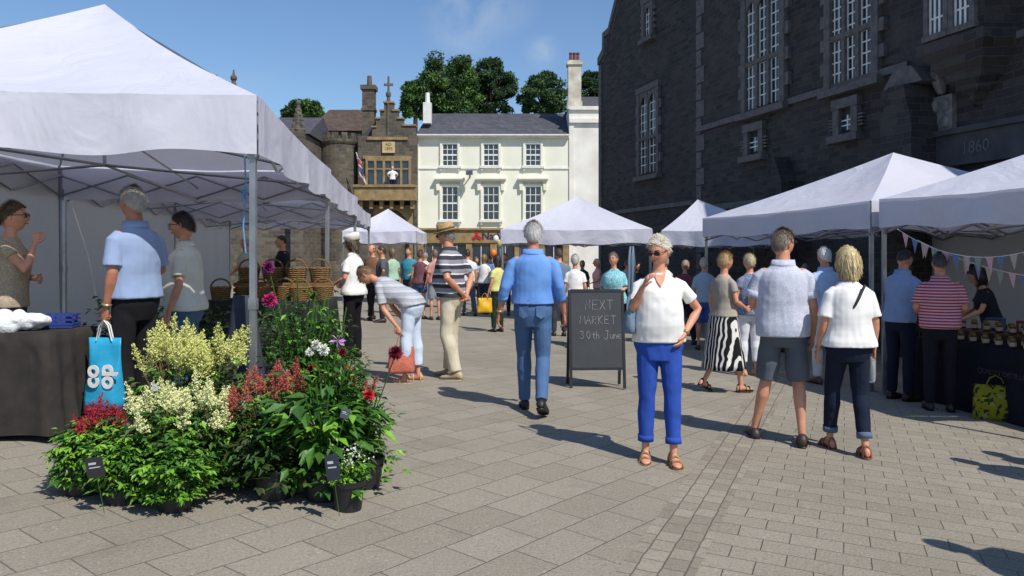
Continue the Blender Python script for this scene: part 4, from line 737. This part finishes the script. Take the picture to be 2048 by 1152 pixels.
for txt,cx_,z_,h in (('NEXT',.04,.90,.105),('MARKET',.02,.735,.090),('30th June',.045,.565,.088)):
    adv=[(.5 if ch_ in 'thun e' else .80)*h for ch_ in txt]; X=cx_-sum(adv)/2
    for ch_,a in zip(txt,adv):
        for st in GLY[ch_]: b.tube([(X+p[0]*h+R.uniform(-.002,.002),-.0145,z_+p[1]*h+R.uniform(-.002,.002)) for p in st],.0042,5,flat=.4,axis=(0,1,0))
        X+=a
b.o('chalk_lettering',CH,parent=ab)
# --------------- bags
def bag(name,loc,w,h,d,mat,label,rz=0.,handles=None,hm=.12,cat='bag'):
    b=MB(); n=16; rg=[]
    for q in range(9):
        t=q/8; ww=w/2*(1-.06*math.sin(math.pi*t)-.04*t); dd=d/2*(1-.7*t**1.5)+.012*math.sin(5*t)
        rg.append([(math.copysign(abs(math.cos(a))**.5,math.cos(a))*ww+.012*math.sin(3*a+4*t),math.copysign(abs(math.sin(a))**.6,math.sin(a))*dd+.008*math.sin(7*t+a*3),t*h) for a in [2*math.pi*k/n for k in range(n)]])
    v,f=loft(rg); b.add(v,f); o=b.o(name,mat,smooth=True,loc=loc,rz=rz); L(o,label,cat)
    b=MB()
    for s in(-1,1): b.tube([(-w*.22,s*.012,h-.02),(-w*.12,s*.014,h+hm*.7),(0,s*.01,h+hm),(w*.12,s*.014,h+hm*.7),(w*.22,s*.012,h-.02)],.009,6,flat=.4,axis=(0,1,0))
    b.o('handle',handles or mat,parent=o,smooth=True); return o
h=w17['hand'][-1]; bb=bag('shopping_bag',(h.x+.01,h.y-.04,h.z-.66),.28,.53,.12,pm('turquoise_plastic','#35a8cf','#2590b8',6,.35,.4,12,.02),'turquoise carrier bag with white letter logo held by a man',rz=math.radians(-6),handles=WHT,hm=.13)
for s_,xx_ in (('co',-.055),('op',.055)): text(s_,.17,WHT,bb,(xx_,-.074,.25),rot=(math.pi/2-.06,-math.pi/2,0),name='logo_lettering',bold=.006)
h=w4['hand'][-1]; bag('tote_bag',(h.x+.02,h.y-.04,h.z-.44),.29,.29,.10,pattern('red_floral_tote','floral',['#a83a4c','#d8a060','#4a5a90'],34),'red floral tote bag with cane handles',rz=.2,handles=pm('cane','#b98a4a'),hm=.15)
M=w1['M']; p=M@V((.19,.02,1.02)); bag('shoulder_bag',(p.x-.02,p.y+.02,p.z-.02),.20,.30,.09,fab('#6d8090'),'grey-blue fabric shoulder bag worn by a woman',rz=1.2,hm=.34)
M=w9['M']; p=M@V((-.02,-.2,1.05)); bag('shoulder_bag',(p.x,p.y,p.z),.28,.2,.08,fab('#d8cbb0'),'cream leather shoulder bag worn by a woman',rz=.5,hm=.2)
h=w21['hand'][-1]; bag('carrier_bag',(h.x-.05,h.y-.12,h.z-.3),.30,.30,.12,pm('yellow_plastic','#e8b820','#c89410',4,.4,.3,12),'yellow plastic carrier bag held by a woman',hm=.1)
x_,y_=G(1985,838); bag('shopping_bag',(x_,y_-.05,gz(x_,y_)),.42,.36,.16,pattern('vegetable_print','floral',['#8a8420','#2e3c1c','#9a8f5c'],7),'dark yellow and green printed shopping bag on the ground',rz=-.4,hm=.1)
h=w7['hand'][1]; b=MB(); b.tube([(0,0,-.16),(0,0,-.14),(0,0,0),(0,0,.03),(0,0,.06)],[.03,.033,.033,.02,.013],12); g=N('clear_plastic'); g.base(hx('#dfe8ee'),.08); g.b.inputs['Transmission Weight'].default_value=.8; o=b.o('water_bottle',g.m,smooth=True,loc=h+V((0,-.01,.0))); L(o,'clear plastic water bottle held in a hand','bottle')
b=MB(); b.tube([(0,0,.06),(0,0,.08)],.016,10,False); b.o('cap',pm('bottle_cap','#3a6ab0'),parent=o)
# --------------- plants
POT=DARK
def stems(n,h,rad,z0):
    out=[]
    for k in range(n):
        a=R.uniform(0,6.283); r=rad*math.sqrt(R.uniform(0.02,1)); hh=h*R.uniform(.75,1)*(1-.35*(r/rad)**2)
        out.append([V((.04*math.cos(a),.04*math.sin(a),z0)),V((r*.45*math.cos(a),r*.45*math.sin(a),z0+(hh-z0)*.55)),V((r*math.cos(a),r*math.sin(a),hh))])
    return out
def lowst(rad,n=14): return [[V((0,0,.15)),V((rad*.6*math.cos(a),rad*.6*math.sin(a),.25)),V((rad*1.0*math.cos(a),rad*1.0*math.sin(a),R.uniform(.03,.14)))] for a in [k*6.28/n for k in range(n)]]
def bez(s,t): return s[0]*(1-t)**2+s[1]*2*t*(1-t)+s[2]*t*t
def leaves(mb,ss,per,size,t0=.15,drop=.2,clus=3):
    pos=[];dr=[];nr=[];sz=[];mi=[]
    for s in ss:
        for k in range(per):
            t=R.uniform(t0,1); p=bez(s,t); a=R.uniform(0,6.283); st=V((math.cos(a),math.sin(a),R.uniform(-.1,.4)))*size*R.uniform(.4,1.6); cm=R.choice((0,0,1,2))
            for c_ in range(clus):
                a2=a+(c_-(clus-1)/2)*.7
                pos.append(p+st*(1 if clus>1 else .3)); dr.append((math.cos(a2),math.sin(a2),R.uniform(-drop-.5,.35))); nr.append((R.uniform(-.4,.4),R.uniform(-.4,.4),1)); sz.append(size*R.uniform(.6,1.25)); mi+=[cm,cm]
    v,f=scatter(LEAF,pos,dr,nr,sz); mb.add(v,f,mi)
def plume(mb,p,h,w,mi,dens=1.,tilt=(0,0)):
    pos=[];dr=[];sz=[]; ax=V((tilt[0],tilt[1],1)).normalized(); nb=int(26*dens)
    for k in range(nb):
        t=k/nb; a=k*2.4; L_=w*(1-t)**.9*R.uniform(.6,1.2)+.005; c_=p+ax*h*t
        d_=V((math.cos(a),math.sin(a),.6+.6*t)).normalized(); m=max(3,int(L_*260*dens))
        for q in range(m): u=(q+.5)/m; pos.append(c_+d_*L_*u+V((0,0,-.014*u*u))+V((R.gauss(0,.003),R.gauss(0,.003),R.gauss(0,.003)))); dr.append((R.gauss(0,1),R.gauss(0,1),R.gauss(.4,1))); sz.append(R.uniform(.004,.009))
    v,f=scatter(FLOR,pos,dr,NR.normal(0,1,(len(pos),3)),sz); mb.add(v,f,mi)
def pot(parent,r=.11,h=.17):
    b=MB(); n=20; rg=[[(rr*math.cos(2*math.pi*k/n),rr*math.sin(2*math.pi*k/n),z) for k in range(n)] for rr,z in ((r*.78,0),(r*.95,h-.03),(r*1.04,h-.03),(r*1.06,h),(r*.98,h),(r*.96,h-.03))]
    v,f=loft(rg); b.add(v,f); b.o('pot',POT,parent=parent,smooth=False)
FLM={'yellow':pm('yellow_plume','#e3e296','#cdd070',30,.8,0),'cream':pm('cream_plume','#ecebb8','#d8da92',30,.8,0),'red':pm('red_plume','#b8283c','#8e1c30',30,.8,0),'coral':pm('coral_plume','#bd6454','#9a4a40',30,.8,0)}
def astilbe(x,y,h,rad,col,np_,label,ph=.2,lsz=.055,nst=36,per=16):
    z=gz(x,y); e=empty('astilbe_plant',(x,y,z)); L(e,label,'plant','potted plants for sale'); pot(e)
    lh=h-ph*.8; ss=stems(nst,lh,rad,.12); b=MB(); leaves(b,ss,per,lsz,t0=.12)
    leaves(b,lowst(rad),per,lsz,t0=.3); b.o('foliage',GREENL,parent=e)
    b=MB(); [b.tube(s,.003,4,False) for s in ss[:24]]
    f=MB()
    for k in range(np_):
        a=R.uniform(0,6.28); rn=math.sqrt(R.uniform(0,1)); r=rad*.9*rn; p=V((r*math.cos(a),r*math.sin(a),lh*R.uniform(.80,.98)*(1-.22*rn*rn))); b.tube([(0,0,.2),tuple(p*.6+V((0,0,.12))),tuple(p)],.003,4,False); plume(f,p,ph*R.uniform(.7,1.15),ph*.42,0,1.25,(p.x*1.6+R.uniform(-.2,.2),p.y*1.6+R.uniform(-.2,.2)))
    b.o('stems',pm('stem','#5a6a30','#7a4a3a'),parent=e); f.o('flower_plumes',FLM[col],parent=e)
def W2(px,d): return ((px-1024)*d/1600,d)
for px,d,h,rad,col,n_,ph,lab in ((350,5.25,1.02,.25,'yellow',26,.20,'tall astilbe with pale yellow plumes in black pot'),(430,5.35,1.02,.25,'yellow',24,.20,'tall astilbe with pale yellow plumes in black pot'),
 (312,4.62,.70,.22,'cream',15,.17,'astilbe with creamy yellow plumes and dense leaves'),(395,4.72,.72,.22,'cream',15,.17,'astilbe with creamy yellow plumes and dense leaves'),
 (195,4.75,.54,.18,'red',12,.12,'low astilbe with crimson plumes'),(525,4.95,.78,.24,'coral',22,.13,'astilbe with coral red plumes'),(575,5.2,.78,.20,'coral',12,.12,'astilbe with coral red plumes'),(455,4.9,.62,.2,'coral',3,.1,'dark leaved astilbe in black pot'),(700,5.35,.84,.18,'coral',5,.1,'shrubby plant with red flower heads')):
    x_,y_=W2(px,d); astilbe(x_,y_,h,rad,col,n_,lab,ph)
for px,d,rad,lab in ((245,4.5,.19,'bright green leafy perennial in black pot'),(350,4.42,.20,'bright green leafy perennial in black pot'),(165,4.62,.16,'bright green leafy perennial in black pot')):
    x_,y_=W2(px,d); e=empty('leafy_plant',(x_,y_,gz(x_,y_))); L(e,lab,'plant','potted plants for sale'); pot(e); b=MB(); leaves(b,stems(36,.42,rad,.1),15,.05); leaves(b,stems(20,.16,rad,.08),12,.05,t0=.3); b.o('foliage',[GREENL[0],GREENL[1],GREENL[1]],parent=e)
FC={k:pm('petal_'+k,*v,20,.6,0) for k,v in {'pink':('#d8287e','#a81a60'),'white':('#eeeee6','#d4d6c4'),'red':('#d83044','#b02034'),'purple':('#8a2a70','#6a1c56'),'lilac':('#d49ad8','#b070c0'),'darkred':('#7c1430','#5c0e24')}.items()}
def bloom(par,p,r,col,n=60,ball=True):
    pos=[];dr=[]
    for k in range(n):
        t=(k+.5)/n; a=k*2.4; el=(1.5-1.7*t) if ball else .35; d_=(math.cos(a)*math.cos(el),math.sin(a)*math.cos(el),math.sin(el))
        pos.append(p); dr.append((d_[0],-d_[2]*.8,d_[1]))
    v,f=scatter(PET,pos,dr,NR.normal(0,.3,(n,3))+np.array([0,-.5,.8]),[r*R.uniform(.85,1.1) for _ in range(n)]); mk('flower',v,f,FC[col],parent=par)
def tall(px,d,h,rad,fl,label,lsz=.085,nst=16,per=9,mats=None):
    x_,y_=W2(px,d); z=gz(x_,y_); e=empty('flowering_plant',(x_,y_,z)); L(e,label,'plant','potted plants for sale'); pot(e,.12,.18); ss=stems(nst,h,rad,.18); b=MB(); leaves(b,ss,per,lsz,clus=2); leaves(b,lowst(rad*.95,11),max(8,per//2),min(lsz,.085),t0=.25); b.o('foliage',mats or GREENL,parent=e); b=MB(); [b.tube(s,.005,5,False) for s in ss]
    for (fx,fy,r,c_,ball) in fl:
        p=W(fx,fy,d-.1)-V((x_,y_,z)); b.tube([(0,0,.3),(p.x*.4,p.y*.4,p.z*.6),tuple(p)],.004,5,False); bloom(e,p,r,c_,70 if ball else 6,ball)
    b.o('stems',GREENL[0],parent=e)
tall(600,5.5,1.38,.30,[(541,600,.055,'pink',True),(625,735,.035,'red',True),(537,535,.05,'purple',True)],'tall dahlia plant with magenta flowers',.055,34,26)
tall(655,5.65,1.22,.26,[],'tall leafy green climbing plant',.05,28,26)
tall(655,4.95,.98,.24,[(648,700,.04,'white',True),(632,690,.035,'white',True),(620,704,.03,'white',True),(676,681,.055,'lilac',False),(738,790,.04,'red',True),(685,705,.03,'darkred',True)],'mixed perennials with white, lilac and red flowers',.065,22,16)
tall(645,4.72,.70,.27,[],'broad leaved green shrub in black pot',.13,24,10,[GREENL[0],GREENL[1],GREENL[0]])
tall(730,5.0,.72,.2,[(792,705,.05,'darkred',True)],'leafy plant with dark red pompom flower',.06,18,14)
tall(550,4.7,.5,.22,[],'dark leaved perennial in black pot',.07,20,14,[GREENL[2],GREENL[0],GREENL[2]])
x_,y_=G(697,1018); e=empty('potted_plant',(x_,y_,gz(x_,y_))); L(e,'small plant with tiny white flowers in black pot','plant','potted plants for sale'); pot(e,.095,.17); b=MB(); leaves(b,stems(26,.34,.12,.14),12,.028); b.o('foliage',[GREENL[1],GREENL[0],GREENL[1]],parent=e)
v,f=scatter(FLOR,[(R.gauss(0,.06),R.gauss(0,.06),R.uniform(.26,.37)) for _ in range(140)],NR.normal(0,1,(140,3)),NR.normal(0,1,(140,3)),[.010]*140); mk('flowers',v,f,FC['white'],parent=e)
for px,py,d,w_,h_,cl in ((190,935,4.2,.09,.11,'#2a2c2e'),(665,935,4.3,.075,.14,'#2c3440'),(690,828,4.4,.05,.05,'#4a5258'),(310,775,4.4,.03,.04,'#c8c8c4')):
    p=W(px,py,d); b=MB(); b.box(-w_/2,w_/2,-.001,.001,-h_/2,h_/2,0); b.box(-w_*.32,w_*.1,-.003,-.0015,h_*.15,h_*.25,1); b.box(-w_*.32,w_*.3,-.003,-.0015,-.02*h_,.03*h_,1); b.tube([(0,.002,-h_/2),(0,.01,-h_/2-.2)],.002,4,False,2); o=b.o('plant_label',[pm('tag'+cl.strip('#'),cl),pm('tag_mark','#c0c4c8'),GREENL[0]],loc=p); o.rotation_euler=(R.uniform(-.2,.1),R.uniform(-.25,.25),R.uniform(-.4,.4)); L(o,'small plant information tag stuck among leaves','plant label','plant labels')
# --------------- tables
def crate(x,y,z,w,d,h,mat,label,rz=0.,name='crate'):
    b=MB(); b.box(-w/2,w/2,-d/2,d/2,0,.015)
    for k in range(3): z0=.02+k*h/3; b.box(-w/2,w/2,-d/2,-d/2+.012,z0,z0+h/3-.02); b.box(-w/2,w/2,d/2-.012,d/2,z0,z0+h/3-.02); b.box(-w/2,-w/2+.012,-d/2+.013,d/2-.013,z0,z0+h/3-.02); b.box(w/2-.012,w/2,-d/2+.013,d/2-.013,z0,z0+h/3-.02)
    for sx in(-1,1):
        for sy in(-1,1): b.box(sx*(w/2-.035)-.015,sx*(w/2-.035)+.015,sy*(d/2-.028)-.014,sy*(d/2-.028)+.014,.001,h)
    o=b.o(name,mat,loc=(x,y,z),rz=rz); L(o,label,'crate'); return o
x_,y_=G(640,985); crate(x_,y_+.1,gz(x_,y_),.5,.34,.22,DARK,'black plastic nursery crate holding pots',.1)
x_,y_=W2(500,5.05); crate(x_,y_,gz(x_,y_),.5,.36,.22,DARK,'black plastic nursery crate holding pots',-.1)
def cloth_table(cx,cy,w,d,h,mat,label,rz=0.):
    z=gz(cx,cy); e=empty('table',(cx,cy,z),rz); L(e,label,'table'); b=MB(); b.box(-w/2+.03,w/2-.03,-d/2+.03,d/2-.03,h-.04,h-.006); b.o('table_top',DARK,parent=e)
    for sx in(-1,1):
        for sy in(-1,1): b=MB(); b.tube([(sx*(w/2-.1),sy*(d/2-.1),0),(sx*(w/2-.1),sy*(d/2-.1),h-.04)],.015,6,False); b.o('leg',METAL,parent=e)
    n=96; rg=[]; per=[]
    for k in range(n):
        t=4*k/n; s=int(t); u=t-s; per.append([(-w/2+w*u,-d/2),(w/2,-d/2+d*u),(w/2-w*u,d/2),(-w/2,d/2-d*u)][s])
    for j in range(9):
        v=j/8; rg.append([(x*(1+.06*v/abs(w))+(math.copysign(.03*v*(1+math.sin(k*.9+x*3)),x) if abs(x)>w/2-.01 else .0),y+(math.copysign(.03*v*(1+math.sin(k*.8)),y) if abs(y)>d/2-.01 else 0),h-(h-.02)*v) for k,(x,y) in enumerate(per)])
    v,f=loft(rg[::-1]); f=f[:-2]+[f[-1]]; mk('tablecloth',v,f,mat,parent=e,smooth=True); return e
cloth_table(-4.12,6.0,1.7,.6,.74,fab('#3c3834','#2e2b28'),'stall table draped in grey-brown cloth',-.05)
zt_=gz(-4.12,6.0)+.745
b=MB()
for k in range(12): b.add(*ell((R.uniform(-.20,.2),R.uniform(-.09,.09),.04+R.uniform(0,.06)),(R.uniform(.05,.09),R.uniform(.05,.08),R.uniform(.04,.07)),12,8))
v,f=remesh(b.v,b.f,.010,1,.06); o=mk('plastic_bag',v,f,pm('white_polythene','#f0f0ee','#dcdddd',8,.35,.8,24,.02),smooth=True,loc=(-3.62,5.86,zt_)); L(o,'crumpled white plastic bag on the table','bag')
crate(-3.45,6.12,zt_,.22,.2,.10,pm('blue_plastic','#27408a'),'small blue tray on the stall table',.2,'tray')
for k in range(6):
    x_,y_=(-3.9+.28*k,7.9+.3*(k%2)); e=empty('potted_plant',(x_,y_,gz(x_,y_)+.0)); L(e,'leafy green potted plant on stall floor','plant','stall plants'); pot(e,.12,.2); b=MB(); leaves(b,stems(16,1.0,.24,.2),14,.08,clus=2); b.o('foliage',[GREENL[2],GREENL[0],GREENL[2]],parent=e)
cloth_table(-3.0,10.0,1.5,.8,.8,fab('#2a2c2c'),'stall table with dark cloth and baskets',.1)
WK=pm('wicker','#8c6a3c','#5e4424',40,.8,.9,90)
def basket(x,y,z,r,h):
    b=MB(); n=20
    for k in range(7): t=k/6; rr=r*(.78+.22*t); b.tube([(rr*math.cos(2*math.pi*q/n),rr*math.sin(2*math.pi*q/n),h*t+.006*(q%2)) for q in range(n+1)],h/12,5,False)
    b.tube([(0,0,0),(0,0,.01)],r*.78,n,False); o=b.o('basket',WK,loc=(x,y,z)); L(o,'round woven wicker basket on stall table','basket','wicker baskets'); h_=MB(); h_.tube([(r*math.cos(a),0,h+.9*r*math.sin(a)) for a in [math.pi*q/10 for q in range(11)]],.012,6,False); h_.o('handle',WK,parent=o)
for k in range(6): basket(-3.55+.24*k,9.75+.2*(k%2),gz(-3,10)+.805,.12,.15)
for k in range(4): basket(-3.35+.3*k,10.2,gz(-3,10)+1.02,.13,.16)
crate(-2.9,10.2,gz(-3,10)+.805,1.2,.3,.2,pm('wood_crate','#8a6a42','#6a4e2e'),'wooden display crate under baskets',.1)
b=MB(); P=W(489,300,6.2); b.tube([P,P+V((.01,0,-.3)),P+V((-.01,0,-.6)),P+V((.01,0,-.8))],.006,5)
for k in range(5): b.tube([P+V((0,0,-.28-.02*k)),P+V((.02,-.01,-.30-.02*k)),P+V((-.02,0,-.32-.02*k))],.006,5)
L(b.o('rope',pm('blue_rope','#6fa6d8','#4f86b8',50,.8,.5)),'blue guy rope hanging from gazebo frame','rope')
b=MB(); x_,y_=W2(487,6.1); rg=[]
for q in range(9): t=q/8; rg.append([((.07+.09*t)*math.cos(a)*(1+.15*math.sin(4*a+t)),(.05+.06*t)*math.sin(a)*(1+.15*math.sin(5*a)),1.08-.75*t) for a in [2*math.pi*k/20 for k in range(20)]])
v,f=loft(rg); L(mk('jacket',v,f,fab('#3c404a'),smooth=True,loc=(x_,y_,gz(x_,y_))),'dark grey jacket hung from gazebo leg','jacket')
# --------------- right stall
RT=cloth_table(5.45,8.35,.8,2.6,.74,fab('#1c1e28'),'stall table draped in dark navy cloth with jars',.2)
text('QUALITY DISTILLED',.075,pm('cloth_print','#3a3844'),RT,(-.475,-.1,.5),rot=(math.pi/2,0,-math.pi/2),name='cloth_lettering')
g0=gz(5.45,8.35)+.745; ca,sa=math.cos(.2),math.sin(.2)
def rp(u,v): return (5.45+u*ca-v*sa,8.35+u*sa+v*ca)
JG=pm('jar_glass','#6a2c1c','#3c1a12',9,.15,0); JL=pm('jar_label','#b9af98','#a09478',9,.7,0); JC=pm('jar_lid','#8a7438','#6c5828',9,.35,0,metal=.5)
def jarp():
    b=MB(); b.tube([(0,0,.005),(0,0,.02),(0,0,.08),(0,0,.09)],[.03,.034,.034,.026],12,False); o=b.o('jar',JG,smooth=False); L(o,'small jam jar with pale label and gold lid','jar','jars on stall table'); b=MB(); b.tube([(0,0,.03),(0,0,.07)],.0352,12,False); b.o('jar_label',JL,parent=o); b=MB(); b.tube([(0,0,.09),(0,0,.108)],.03,12,False); b.o('lid',JC,parent=o); return o
first=jarp()
def cp(o,loc):
    n=o.copy(); COL.objects.link(n); n.location=loc
    for ch_ in o.children: c2=ch_.copy(); COL.objects.link(c2); c2.parent=n
    return n
first.location=(*rp(-.25,-1.1),g0)
for r_ in range(4):
    for k in range(13):
        if r_==0 and k==0: continue
        u=-.28+.17*r_; v=-1.1+.18*k+.02*(r_%2); st=.103 if r_>1 else 0; cp(first,(*rp(u,v),g0+st))
o=MB(); o.box(-.16,.20,-1.2,1.2,0,.10); ob_=o.o('display_riser',pm('riser_wood','#5a3a26','#40281a'),loc=(*rp(.15,0),g0),rz=.2); L(ob_,'low wooden display riser on the stall table','display stand')
for k in range(5):
    b=MB(); b.box(-.06,.06,-.09,.09,0,.14); b.box(-.062,-.06,-.06,.06,.03,.11,1); L(b.o('gift_box',[pm('box_%d'%(k%3),['#8a2c34','#3a4a6a','#c9b48a'][k%3]),JL],loc=(*rp(.31,-.95+.45*k),g0+.105),rz=.2+.1*k),'small printed gift box standing on riser','box','boxes on stall table')
BN=[pattern('bunting_pink','floral',['#c9929c','#e0d0cc'],50),pattern('bunting_blue','floral',['#3e5a94','#a8b0c0'],50),pattern('bunting_cream','floral',['#c2bdb0','#a06a70'],50),pattern('bunting_green','floral',['#6f8a76','#c0c4ba'],50)]
for (A_,B_,sg) in ((W(1795,458,9.2),W(2140,470,7.3),.26),(W(1835,480,9.0),W(2180,560,7.6),.12)):
    b=MB(); pts=[A_.lerp(B_,float(t))-V((0,0,sg*4*float(t)*(1-float(t)))) for t in np.linspace(0,1,31)]; b.tube(pts,.004,4,False)
    for k in range(14): p=pts[2*k+1]; q=pts[min(30,2*k+2)]; q=p+(q-p)*1.35; m=(p+q)/2+V((R.uniform(-.01,.01),R.uniform(-.03,.03),-.16)); b.add([p,q,m],[(0,1,2)],1+k%4)
    L(b.o('bunting',[WHT]+BN),'string of floral fabric bunting triangles','bunting')
for px,py,cl,d in ((987,507,'#e87a20',24),(992,478,'#e8e4dc',27),(1000,487,'#d8c05a',27)):
    b=MB(); b.add(*ell((0,0,0),(.10,.10,.13),12,8)); b.tube([(0,0,-.13),(.02,0,-.6)],.005,4,False,1); L(b.o('balloon',[pm('balloon'+cl.strip('#'),cl,cl,5,.3,0),WHT],smooth=True,loc=W(px,py,d)),'party balloon on a string above crowd','balloon')
